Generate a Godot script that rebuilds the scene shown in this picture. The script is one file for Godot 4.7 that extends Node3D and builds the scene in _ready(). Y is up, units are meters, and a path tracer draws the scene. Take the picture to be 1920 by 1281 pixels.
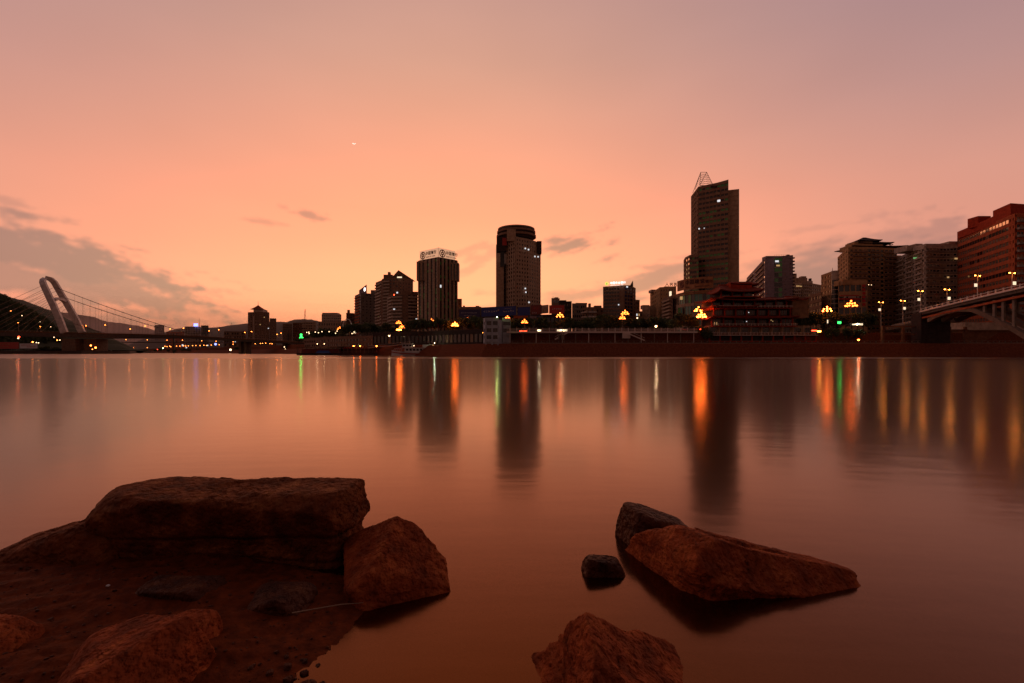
extends Node3D
# A river town at dusk, seen across calm water from a rocky shore.
const F := 900.0      # pixels per unit of tangent in the 1920-wide survey grid
const HY := 661.0     # survey row of the horizon
const EYE := 1.5      # eye height above the river, metres
var M := {}           # materials
var TEX := {}         # shared noise textures
var cache := {}       # shared meshes
var taken := {}       # names in use
var rng := RandomNumberGenerator.new()

func _ready():
	rng.seed = 7
	set_camera()
	set_sky()
	set_sun()
	make_materials()
	build_river()
	build_banks()
	build_hills()
	build_rocks()
	build_left_bridge()
	build_far_bridges()
	build_right_bridge()
	build_city_left()
	build_city_middle()
	build_city_right()
	build_pagoda()
	build_promenade()
	build_docks()
	build_trees()
	build_lamps()
	build_small_lights()

func set_camera():
	var cam := Camera3D.new()
	cam.name = "camera"
	add_child(cam)
	cam.position = Vector3(0, EYE, 0)
	cam.projection = Camera3D.PROJECTION_FRUSTUM
	cam.near = 0.1
	cam.far = 9000.0
	cam.size = 2.0 * cam.near * 640.5 / F
	cam.frustum_offset = Vector2(0, cam.near * (HY - 640.5) / F)
	cam.current = true

func set_sun():
	var sun := DirectionalLight3D.new()
	sun.name = "sun"
	add_child(sun)
	sun.rotation = Vector3(deg_to_rad(-7.0), deg_to_rad(180.0 + 10.0), 0)
	sun.light_color = Color(1.0, 0.68, 0.42)
	sun.light_energy = 0.02
	sun.light_angular_distance = 60.0
	sun.shadow_enabled = true

func set_sky():
	var env := Environment.new()
	env.background_mode = Environment.BG_SKY
	env.tonemap_mode = Environment.TONE_MAPPER_LINEAR
	env.tonemap_exposure = 1.0
	env.sdfgi_enabled = true
	env.ssao_enabled = true
	env.ssil_enabled = true
	env.volumetric_fog_enabled = true
	env.volumetric_fog_density = 0.0
	var sky := Sky.new()
	var pan := PanoramaSkyMaterial.new()
	pan.panorama = ImageTexture.create_from_image(sky_image())
	sky.sky_material = pan
	env.sky = sky
	var we := WorldEnvironment.new()
	we.name = "world_environment"
	we.environment = env
	add_child(we)

# Dusk air: colour stops over height (degrees) at three bearings from the afterglow.
const GLOW_AZ := -8.0
const ELS := [0.0, 4.0, 9.0, 16.0, 24.0, 31.0, 38.0, 60.0, 90.0]
const NEARC := [[255,208,140],[255,206,142],[255,199,141],[253,178,133],[240,170,137],[218,163,140],[202,155,142],[122,90,84],[76,58,56]]
const SIDEC := [[206,146,124],[210,150,127],[211,154,132],[206,153,136],[182,143,139],[166,134,138],[152,126,136],[98,78,80],[76,58,56]]
const BACKC := [[84,55,44],[86,56,45],[88,58,47],[88,59,49],[85,58,51],[82,57,52],[79,56,53],[76,57,55],[76,58,56]]
const CLOUDS := [ # centre and radii (px of the survey grid), tilt, cover, how ragged
	[40,470,370,46,13.0,1.0,0.42],[150,505,260,20,15.0,0.9,0.5],[40,522,330,34,9.0,0.85,0.5],[200,545,230,26,13.0,0.9,0.55],[270,562,170,14,12.0,0.7,0.7],[90,590,300,40,4.0,0.65,0.6],
	[35,405,80,15,8.0,0.9,0.5],[10,378,70,8,10.0,0.45,0.7],[572,403,34,13,14.0,0.8,0.7],[496,417,36,6,8.0,0.5,0.7],[533,389,16,7,20.0,0.4,0.7],
	[1068,459,72,19,-16.0,1.0,0.7],[1140,485,50,10,-17.0,0.8,0.7],[1150,453,18,10,0.0,0.5,0.7],[885,482,56,24,-16.0,0.5,0.9],[893,551,30,9,-6.0,0.55,0.7],
	[540,560,26,5,-4.0,0.5,0.8],[1060,558,150,15,-8.0,0.75,0.5],[1215,530,170,26,-15.0,0.85,0.5],[1255,500,90,10,-4.0,0.65,0.6],[430,600,120,8,0.0,0.35,0.7],
	[1600,560,390,118,-10.0,1.0,0.16],[1880,545,400,112,-8.0,1.0,0.16],[1740,428,150,16,-9.0,0.6,0.8],[1690,447,120,11,-9.0,0.55,0.8],[1330,478,80,5,-6.0,0.4,0.8],[1650,405,70,9,-10.0,0.3,0.9],[1560,425,90,6,-8.0,0.25,0.9]]

func col8(a) -> Vector3:
	var c := Color8(a[0], a[1], a[2]).srgb_to_linear()
	return Vector3(c.r, c.g, c.b)

func stops(table: Array, el: float) -> Vector3:
	for i in ELS.size() - 1:
		if el <= ELS[i + 1]:
			var t: float = (el - ELS[i]) / (ELS[i + 1] - ELS[i])
			return table[i].lerp(table[i + 1], t)
	return table[-1]

func sky_image() -> Image:
	var w := 2048
	var h := 1024
	var im := Image.create(w, h, false, Image.FORMAT_RGBF)
	var cols := []
	for t in [NEARC, SIDEC, BACKC]:
		var l := []
		for a in t:
			l.append(col8(a))
		cols.append(l)
	var rag := FastNoiseLite.new()
	rag.seed = 11
	rag.frequency = 1.0
	rag.fractal_octaves = 5
	var wis := FastNoiseLite.new()
	wis.seed = 5
	wis.frequency = 1.0
	wis.fractal_octaves = 3
	var low: Vector3 = stops(cols[1], 0.0) * 0.55
	im.fill(Color(low.x, low.y, low.z))
	for j in h / 2:
		var el := 90.0 - (j + 0.5) * 180.0 / h
		var cn := stops(cols[0], el)
		var cs := stops(cols[1], el)
		var cb := stops(cols[2], el)
		var te := tan(deg_to_rad(el))
		for i in w:
			var az := (i + 0.5) * 360.0 / w
			if az > 180.0:
				az -= 360.0
			var off := absf(az - GLOW_AZ)
			if off > 180.0:
				off = 360.0 - off
			var c: Vector3
			if off < 60.0:
				c = cn.lerp(cs, smoothstep(0.0, 60.0, off))
			else:
				c = cs.lerp(cb, smoothstep(60.0, 145.0, off))
			if el < 40.0:
				# broad faint unevenness of the haze
				var sx := deg_to_rad(az)
				var f := wis.get_noise_3d(cos(sx) * 2.2, el * 0.11, sin(sx) * 2.2)
				c *= 1.0 + 0.035 * f
			var plain := c
			# the afterglow is brighter than a picture can show
			c.x *= 1.0 + 0.85 * exp(-el * el / 260.0) * exp(-off * off / 2500.0)
			if el < 22.0 and absf(az) < 62.0:
				var ca := cos(deg_to_rad(az))
				var u := 960.0 + F * tan(deg_to_rad(az))
				var v := HY - F * te / ca
				var cover := 0.0
				for k in CLOUDS:
					var dx: float = u - k[0]
					var dy: float = v - k[1]
					if absf(dx) > k[2] * 1.5 or absf(dy) > k[3] * 1.5 + k[2] * 0.4:
						continue
					var an := deg_to_rad(k[4])
					var p := Vector2(dx * cos(an) + dy * sin(an), -dx * sin(an) + dy * cos(an))
					var n := rag.get_noise_3d(p.x * 0.009, p.y * 0.045, k[0] * 0.13) + 0.5 * rag.get_noise_3d(p.x * 0.03, p.y * 0.11, k[1] * 0.1)
					var e: float = 1.0 - (p / Vector2(k[2], k[3])).length() * 0.9 + n * k[6] * 1.5
					cover = maxf(cover, k[5] * smoothstep(-0.05, 0.75 if k[2] < 200 else 0.5, e))
				if cover > 0.0:
					c = c.lerp(plain * Vector3(0.56, 0.60, 0.74), cover * 0.9)
			im.set_pixel(i, j, Color(c.x, c.y, c.z))
	return im

# ---------- helpers ----------
func at(px: float, py: float, d: float) -> Vector3:
	return Vector3((px - 960.0) / F * d, EYE + (HY - py) / F * d, -d)

func gx(px: float, d: float) -> float:
	return (px - 960.0) / F * d

func gy(py: float, d: float) -> float:
	return EYE + (HY - py) / F * d

func numbered(called: String) -> String:
	var n: int = taken.get(called, 0)
	taken[called] = n + 1
	return called if n == 0 else "%s_%03d" % [called, n]

func thing(called: String, label: String, category: String, pos := Vector3.ZERO, turn := 0.0, group := "") -> Node3D:
	var o := Node3D.new()
	o.name = numbered(called)
	add_child(o)
	o.position = pos
	o.rotation.y = deg_to_rad(turn)
	tag(o, label, category, group)
	return o

func tag(o: Node, label: String, category: String, group := "") -> void:
	o.set_meta("label", label)
	o.set_meta("category", category)
	if group != "":
		o.set_meta("group", group)

func new_st() -> SurfaceTool:
	var st := SurfaceTool.new()
	st.begin(Mesh.PRIMITIVE_TRIANGLES)
	return st

func part(called: String, st: SurfaceTool, m: Material, parent: Node, pos := Vector3.ZERO) -> MeshInstance3D:
	return put(called, st.commit(), m, parent, pos)

func put(called: String, mesh: Mesh, m: Material, parent: Node, pos := Vector3.ZERO) -> MeshInstance3D:
	var o := MeshInstance3D.new()
	o.name = called if parent != self else numbered(called)
	o.mesh = mesh
	o.material_override = m
	o.position = pos
	parent.add_child(o, true)
	return o

func structure(called: String, st: SurfaceTool, m: Material, kind := "structure") -> MeshInstance3D:
	var o := part(called, st, m, self)
	o.set_meta("kind", kind)
	return o

func copy_of(o: Node3D, pos: Vector3, turn := 0.0, label := "") -> Node3D:
	var c: Node3D = o.duplicate()
	var base := String(o.name)
	var cut := base.length() - 4
	if cut > 0 and base[cut] == "_" and base.substr(cut + 1).is_valid_int():
		base = base.substr(0, cut)
	c.name = numbered(base)
	add_child(c)
	c.position = pos
	c.rotation.y = deg_to_rad(turn)
	if label != "":
		c.set_meta("label", label)
	return c

func quad(st: SurfaceTool, a: Vector3, b: Vector3, c: Vector3, d: Vector3) -> void:
	# corners run clockwise seen from outside
	var n := (c - a).cross(b - a).normalized()
	for v in [a, b, c, a, c, d]:
		st.set_normal(n)
		st.add_vertex(v)

func tri(st: SurfaceTool, a: Vector3, b: Vector3, c: Vector3) -> void:
	var n := (c - a).cross(b - a).normalized()
	for v in [a, b, c]:
		st.set_normal(n)
		st.add_vertex(v)

func box(st: SurfaceTool, c: Vector3, s: Vector3, b := Basis.IDENTITY) -> void:
	var x := b.x * s.x * 0.5
	var y := b.y * s.y * 0.5
	var z := b.z * s.z * 0.5
	for f in [[x, y, z], [-x, z, y], [y, z, x], [-y, x, z], [z, x, y], [-z, y, x]]:
		var n: Vector3 = f[0]
		var u: Vector3 = f[1]
		var v: Vector3 = f[2]
		quad(st, c + n - u - v, c + n - u + v, c + n + u + v, c + n + u - v)

func bar(st: SurfaceTool, a: Vector3, b: Vector3, w: float, h: float) -> void:
	# a rectangular bar from a to b, h measured upwards
	var z := (b - a)
	var l := z.length()
	if l < 0.0001:
		return
	z /= l
	var up := Vector3.UP if absf(z.y) < 0.99 else Vector3.RIGHT
	var x := up.cross(z).normalized()
	box(st, (a + b) * 0.5, Vector3(w, h, l), Basis(x, z.cross(x), z))

func tube(st: SurfaceTool, a: Vector3, b: Vector3, ra: float, rb: float, n := 8, caps := true) -> void:
	var z := (b - a).normalized()
	var up := Vector3.UP if absf(z.y) < 0.9 else Vector3.RIGHT
	var x := up.cross(z).normalized()
	var y := z.cross(x)
	for i in n:
		var t0 := TAU * i / n
		var t1 := TAU * (i + 1) / n
		var d0 := x * cos(t0) + y * sin(t0)
		var d1 := x * cos(t1) + y * sin(t1)
		var p := [a + d0 * ra, b + d0 * rb, b + d1 * rb, a + d1 * ra]
		var q := [d0, d0, d1, d1]
		for k in [0, 1, 2, 0, 2, 3]:
			st.set_normal(q[k])
			st.add_vertex(p[k])
		if caps:
			tri(st, b, b + d1 * rb, b + d0 * rb)
			tri(st, a, a + d0 * ra, a + d1 * ra)

func prism(st: SurfaceTool, pts: Array, y0: float, y1: float) -> void:
	# pts: Vector2 (x, z) in order; upright walls, flat top and bottom
	var poly := PackedVector2Array(pts)
	var n := poly.size()
	var area := 0.0
	for i in n:
		area += poly[i].cross(poly[(i + 1) % n])
	if area < 0.0:
		poly.reverse()
	for i in n:
		var p := poly[i]
		var q := poly[(i + 1) % n]
		quad(st, Vector3(q.x, y0, q.y), Vector3(q.x, y1, q.y), Vector3(p.x, y1, p.y), Vector3(p.x, y0, p.y))
	var idx := Geometry2D.triangulate_polygon(poly)
	for i in range(0, idx.size(), 3):
		var a := poly[idx[i]]
		var b := poly[idx[i + 1]]
		var c := poly[idx[i + 2]]
		if (b - a).cross(c - a) < 0.0:
			var t := b
			b = c
			c = t
		# seen from above x runs right and z runs down
		tri(st, Vector3(a.x, y1, a.y), Vector3(b.x, y1, b.y), Vector3(c.x, y1, c.y))
		tri(st, Vector3(a.x, y0, a.y), Vector3(c.x, y0, c.y), Vector3(b.x, y0, b.y))

func ball(st: SurfaceTool, c: Vector3, r: float, rings := 6, segs := 10, squash := 1.0) -> void:
	for i in rings:
		var p0 := PI * i / rings
		var p1 := PI * (i + 1) / rings
		for j in segs:
			var t0 := TAU * j / segs
			var t1 := TAU * (j + 1) / segs
			var d := [Vector3(sin(p0) * cos(t0), cos(p0), sin(p0) * sin(t0)), Vector3(sin(p0) * cos(t1), cos(p0), sin(p0) * sin(t1)), Vector3(sin(p1) * cos(t1), cos(p1), sin(p1) * sin(t1)), Vector3(sin(p1) * cos(t0), cos(p1), sin(p1) * sin(t0))]
			for k in [0, 2, 1, 0, 3, 2]:
				st.set_normal(d[k])
				st.add_vertex(c + d[k] * Vector3(r, r * squash, r))

func box_mesh(s: Vector3) -> Mesh:
	var key := "b%.2f_%.2f_%.2f" % [s.x, s.y, s.z]
	if not cache.has(key):
		var st := new_st()
		box(st, Vector3.ZERO, s)
		cache[key] = st.commit()
	return cache[key]

# ---------- materials ----------
func noise_tex(sd: int, freq: float, octaves: int, lo: float, hi: float, normal := false, strength := 4.0, size := 512, kind := FastNoiseLite.TYPE_SIMPLEX_SMOOTH) -> NoiseTexture2D:
	var n := FastNoiseLite.new()
	n.seed = sd
	n.noise_type = kind
	n.frequency = freq
	n.fractal_octaves = octaves
	var t := NoiseTexture2D.new()
	t.width = size
	t.height = size
	t.seamless = true
	t.noise = n
	if normal:
		t.as_normal_map = true
		t.bump_strength = strength
	else:
		var g := Gradient.new()
		g.set_color(0, Color(lo, lo, lo).linear_to_srgb())
		g.set_color(1, Color(hi, hi, hi).linear_to_srgb())
		t.color_ramp = g
	return t

func ramp(list: Array, k: float) -> Gradient:
	# [position, r, g, b] in linear values times k
	var g := Gradient.new()
	g.offsets = PackedFloat32Array()
	var off := PackedFloat32Array()
	var cols := PackedColorArray()
	for a in list:
		off.append(a[0])
		cols.append(Color(minf(1.0, a[1] * k), minf(1.0, a[2] * k), minf(1.0, a[3] * k)).linear_to_srgb())
	g.offsets = off
	g.colors = cols
	return g

func paint(called: String, lin: Array, rough := 0.85, o := {}) -> StandardMaterial3D:
	var m := StandardMaterial3D.new()
	m.resource_name = called
	m.albedo_color = Color(lin[0], lin[1], lin[2]).linear_to_srgb()
	m.roughness = rough
	m.metallic = o.get("metal", 0.0)
	m.metallic_specular = o.get("spec", 0.5)
	if o.has("tex"):
		m.albedo_texture = TEX[o.tex]
		m.uv1_triplanar = true
		m.uv1_world_triplanar = true
		m.uv1_scale = Vector3.ONE * o.get("scale", 0.1)
	if o.has("bump"):
		m.normal_enabled = true
		m.normal_texture = TEX[o.bump]
		m.normal_scale = o.get("bump_scale", 1.0)
	M[called] = m
	return m

func glow(called: String, lin: Array, energy: float) -> StandardMaterial3D:
	var m := StandardMaterial3D.new()
	m.resource_name = called
	m.albedo_color = Color(lin[0], lin[1], lin[2]).linear_to_srgb()
	m.roughness = 0.6
	m.emission_enabled = true
	m.emission = Color(lin[0], lin[1], lin[2]).linear_to_srgb()
	m.emission_energy_multiplier = energy
	M[called] = m
	return m

func make_materials():
	TEX.stain = noise_tex(3, 0.012, 5, 0.55, 1.1)
	TEX.fine = noise_tex(4, 0.05, 5, 0.6, 1.1)
	TEX.rock = noise_tex(5, 0.008, 6, 0.3, 1.25, false, 0, 1024)
	TEX.rock.color_ramp = ramp([[0.0, 0.25, 0.25, 0.27], [0.32, 0.55, 0.54, 0.54], [0.48, 0.85, 0.84, 0.84], [0.64, 1.0, 1.0, 1.0], [0.72, 1.15, 1.3, 1.4], [0.78, 1.45, 1.9, 2.4], [1.0, 1.7, 2.4, 3.2]], 0.5)
	TEX.mud = noise_tex(6, 0.02, 6, 0.35, 1.2, false, 0, 1024)
	TEX.grit_n = noise_tex(8, 0.03, 6, 0, 1, true, 12.0, 1024)
	TEX.mud_n = noise_tex(9, 0.03, 6, 0, 1, true, 6.0, 1024)
	TEX.wave_n = noise_tex(10, 0.01, 4, 0, 1, true, 2.0, 1024)
	# walls
	for a in [["tan", [0.46, 0.32, 0.22]], ["brown", [0.28, 0.165, 0.11]], ["grey", [0.30, 0.25, 0.22]], ["pale", [0.56, 0.44, 0.35]], ["white", [0.62, 0.56, 0.52]], ["mauve", [0.30, 0.23, 0.26]],
			["dark", [0.07, 0.05, 0.045]], ["brick", [0.50, 0.12, 0.05]], ["orange", [0.42, 0.20, 0.10]], ["red", [0.42, 0.05, 0.02]], ["ochre", [0.52, 0.31, 0.16]], ["concrete", [0.27, 0.21, 0.17]],
			["sandstone", [0.24, 0.11, 0.06]], ["bluewhite", [0.42, 0.45, 0.50]], ["rooftile", [0.26, 0.05, 0.03]]]:
		paint(a[0], a[1], 0.9, {"tex": "stain", "scale": 0.06, "spec": 0.25})
	paint("revet", [0.24, 0.07, 0.032], 0.92, {"tex": "mud", "scale": 0.05, "spec": 0.2})
	for a in [["glass_dark", [0.012, 0.012, 0.014]], ["glass_brown", [0.03, 0.018, 0.012]], ["glass_green", [0.05, 0.24, 0.06]], ["glass_teal", [0.06, 0.20, 0.16]], ["glass_grey", [0.05, 0.05, 0.05]], ["glass_blue", [0.012, 0.02, 0.09]]]:
		paint(a[0], a[1], 0.12)
	paint("glass_mirror", [0.62, 0.52, 0.42], 0.1, {"metal": 0.85})
	paint("curtain", [0.30, 0.20, 0.13], 0.8)
	paint("steel", [0.10, 0.07, 0.06], 0.5, {"metal": 0.3})
	paint("black", [0.015, 0.012, 0.012], 0.7)
	paint("logo_red", [0.13, 0.01, 0.015], 0.7)
	paint("ink", [0.04, 0.012, 0.012], 0.8)
	paint("pylon", [0.70, 0.62, 0.58], 0.6, {"tex": "stain", "scale": 0.03})
	paint("cable", [0.35, 0.24, 0.18], 0.6)
	paint("deck", [0.12, 0.085, 0.065], 0.85, {"tex": "stain", "scale": 0.05})
	paint("pier", [0.20, 0.13, 0.09], 0.9, {"tex": "stain", "scale": 0.05})
	paint("rail", [0.70, 0.58, 0.52], 0.7)
	paint("asphalt", [0.05, 0.045, 0.042], 0.9)
	paint("board_blue", [0.012, 0.03, 0.20], 0.5)
	paint("board_navy", [0.02, 0.015, 0.09], 0.5)
	paint("board_red", [0.42, 0.02, 0.012], 0.5)
	paint("board_white", [0.66, 0.66, 0.70], 0.5)
	paint("board_text", [0.45, 0.40, 0.42], 0.6)
	paint("board_skin", [0.35, 0.20, 0.14], 0.6)
	paint("text_red", [0.45, 0.015, 0.01], 0.6)
	paint("sign_face", [0.78, 0.62, 0.52], 0.6)
	paint("boat_white", [0.62, 0.60, 0.60], 0.5)
	paint("boat_red", [0.32, 0.03, 0.02], 0.6)
	paint("tarp_blue", [0.01, 0.03, 0.16], 0.7)
	paint("bark", [0.06, 0.04, 0.028], 0.95)
	var leaf := paint("leaf", [0.045, 0.06, 0.022], 0.7)
	leaf.backlight_enabled = true
	leaf.backlight = Color(0.2, 0.22, 0.08)
	paint("forest", [0.035, 0.042, 0.02], 0.9, {"tex": "fine", "scale": 0.02})
	paint("hill_soil", [0.05, 0.055, 0.03], 0.95, {"tex": "stain", "scale": 0.004})
	paint("earth", [0.10, 0.065, 0.045], 0.95, {"tex": "stain", "scale": 0.02})
	# shore
	paint("rock", [0.42, 0.115, 0.034], 0.75, {"spec": 0.22, "tex": "rock", "scale": 0.55, "bump": "grit_n", "bump_scale": 1.7})
	paint("rock_wet", [0.19, 0.05, 0.016], 0.6, {"spec": 0.3, "tex": "rock", "scale": 0.6, "bump": "grit_n", "bump_scale": 1.7})
	paint("rock_red", [0.60, 0.12, 0.03], 0.75, {"spec": 0.22, "tex": "rock", "scale": 0.65, "bump": "grit_n", "bump_scale": 1.7})
	paint("mud", [0.17, 0.034, 0.006], 0.8, {"spec": 0.2, "tex": "mud", "scale": 0.5, "bump": "mud_n", "bump_scale": 0.8})
	var w := StandardMaterial3D.new()
	w.resource_name = "water"
	w.albedo_color = Color(Color(0.20, 0.055, 0.004).linear_to_srgb(), 0.10)
	w.transparency = BaseMaterial3D.TRANSPARENCY_ALPHA
	w.refraction_enabled = true
	w.refraction_scale = 0.013
	w.roughness = 0.15
	w.metallic_specular = 0.5
	w.metallic = 0.5
	w.normal_enabled = true
	w.normal_texture = TEX.wave_n
	w.normal_scale = 0.12
	w.uv1_triplanar = true
	w.uv1_world_triplanar = true
	w.uv1_scale = Vector3(0.05, 0.2, 0.2)
	M.water = w
	var wr: StandardMaterial3D = w.duplicate()
	wr.resource_name = "ruffled_water"
	wr.roughness = 0.3
	M.ruffled = wr
	# lamps
	glow("lamp_orange", [1.0, 0.16, 0.018], 36.0)
	glow("lamp_soft", [1.0, 0.16, 0.022], 11.0)
	glow("lamp_yellow", [1.0, 0.30, 0.035], 30.0)
	glow("lamp_bridge", [1.0, 0.24, 0.04], 11.0)
	glow("lamp_white", [1.0, 0.66, 0.36], 4.0)
	glow("lamp_green", [0.05, 1.0, 0.16], 2.5)
	glow("lamp_red", [1.0, 0.06, 0.02], 9.0)
	glow("lamp_blue", [0.25, 0.3, 1.0], 3.0)
	glow("lamp_lime", [0.75, 1.0, 0.25], 16.0)
	glow("window_white", [0.9, 0.95, 1.0], 0.8)
	glow("window_warm", [1.0, 0.62, 0.25], 0.4)
	glow("window_green", [0.25, 0.7, 0.25], 0.5)
	glow("sign_white", [1.0, 0.95, 0.92], 1.6)
	glow("sign_green", [0.35, 0.75, 0.08], 0.8)
	glow("sign_lime", [0.75, 0.8, 0.12], 1.0)
	glow("lightbox", [1.0, 0.82, 0.55], 1.05)

# ---------- river, bed, shore ----------
var bed_noise := FastNoiseLite.new()
var bed_fine := FastNoiseLite.new()

func bed_height(x: float, z: float) -> float:
	var d := -z
	# mud bar on the left, sloping under the water to the right and away from the shore
	var line := -1.02 + 0.22 * (d - 2.4) + 0.10 * sin(d * 3.1)
	var s := line - x
	var h := 0.0
	if s > 0.0:
		h = 0.16 * (1.0 - exp(-s * 0.75))
	else:
		h = -0.30 * (1.0 - exp(s * 0.42))
	var back := maxf(0.0, d - 3.25 - 0.12 * sin(x * 2.0))
	h -= minf(back * 0.42, 0.7 + back * 0.1)
	h += maxf(0.0, 1.3 - d) * 0.25
	h = maxf(h, -5.0)
	if d < 14.0 and absf(x) < 12.0:
		var big := bed_noise.get_noise_2d(x * 1.0, z * 1.6)
		h += 0.045 * big * smoothstep(0.0, 0.5, absf(s))
		var rill := bed_fine.get_noise_2d(x * 6.0 + z * 5.0, z * 16.0 + x * 5.0)
		var calm := 0.25 + 0.75 * smoothstep(0.0, 0.45, absf(s))
		h += (0.024 if s > 0.0 else 0.008) * calm * rill * (1.0 + 0.8 * big)
		h += 0.003 * bed_fine.get_noise_2d(x * 55.0, z * 55.0)
	return h

func build_river():
	bed_noise.seed = 21
	bed_noise.frequency = 0.9
	bed_noise.fractal_octaves = 4
	bed_fine.seed = 22
	bed_fine.frequency = 0.5
	bed_fine.fractal_octaves = 4
	# one sheet, fine near the camera and coarse towards the far shore
	var xs := []
	var zs := []
	for v in [-4000.0, -1500.0, -500.0, -150.0, -40.0, -15.0, -9.0, -6.5, -5.2]:
		xs.append(v)
	for i in 340:
		xs.append(-4.4 + i * 0.0235)
	for v in [3.8, 4.4, 5.5, 7.5, 12.0, 30.0, 120.0, 500.0, 1500.0, 4000.0]:
		xs.append(v)
	for v in [60.0, 20.0, 8.0, 3.0, 1.0, 0.2, -0.5, -1.0]:
		zs.append(v)
	for i in 170:
		zs.append(-1.3 - i * 0.0165 * (1.0 + i * 0.004))
	for v in [-6.2, -6.8, -7.6, -9.0, -11.0, -14.0, -20.0, -40.0, -100.0, -300.0, -900.0, -4000.0]:
		zs.append(v)
	var st := new_st()
	var nx := xs.size()
	for z in zs:
		for x in xs:
			st.add_vertex(Vector3(x, bed_height(x, z), z))
	for j in zs.size() - 1:
		for i in nx - 1:
			var a := j * nx + i
			for k in [a, a + nx, a + 1, a + 1, a + nx, a + nx + 1]:
				st.add_index(k)
	st.generate_normals()
	structure("river_bed", st, M.mud)
	var ws := new_st()
	quad(ws, Vector3(-4000, 0, -122), Vector3(4000, 0, -122), Vector3(4000, 0, 60), Vector3(-4000, 0, 60))
	quad(ws, Vector3(-75, 0, -4000), Vector3(4000, 0, -4000), Vector3(4000, 0, -140), Vector3(-75, 0, -140))
	structure("water", ws, M.water)
	# a breeze ruffles the channel along the far shore
	ws = new_st()
	quad(ws, Vector3(-4000, 0, -140), Vector3(4000, 0, -140), Vector3(4000, 0, -122), Vector3(-4000, 0, -122))
	quad(ws, Vector3(-4000, 0, -4000), Vector3(-75, 0, -4000), Vector3(-75, 0, -140), Vector3(-4000, 0, -140))
	structure("ruffled_water", ws, M.ruffled)

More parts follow.
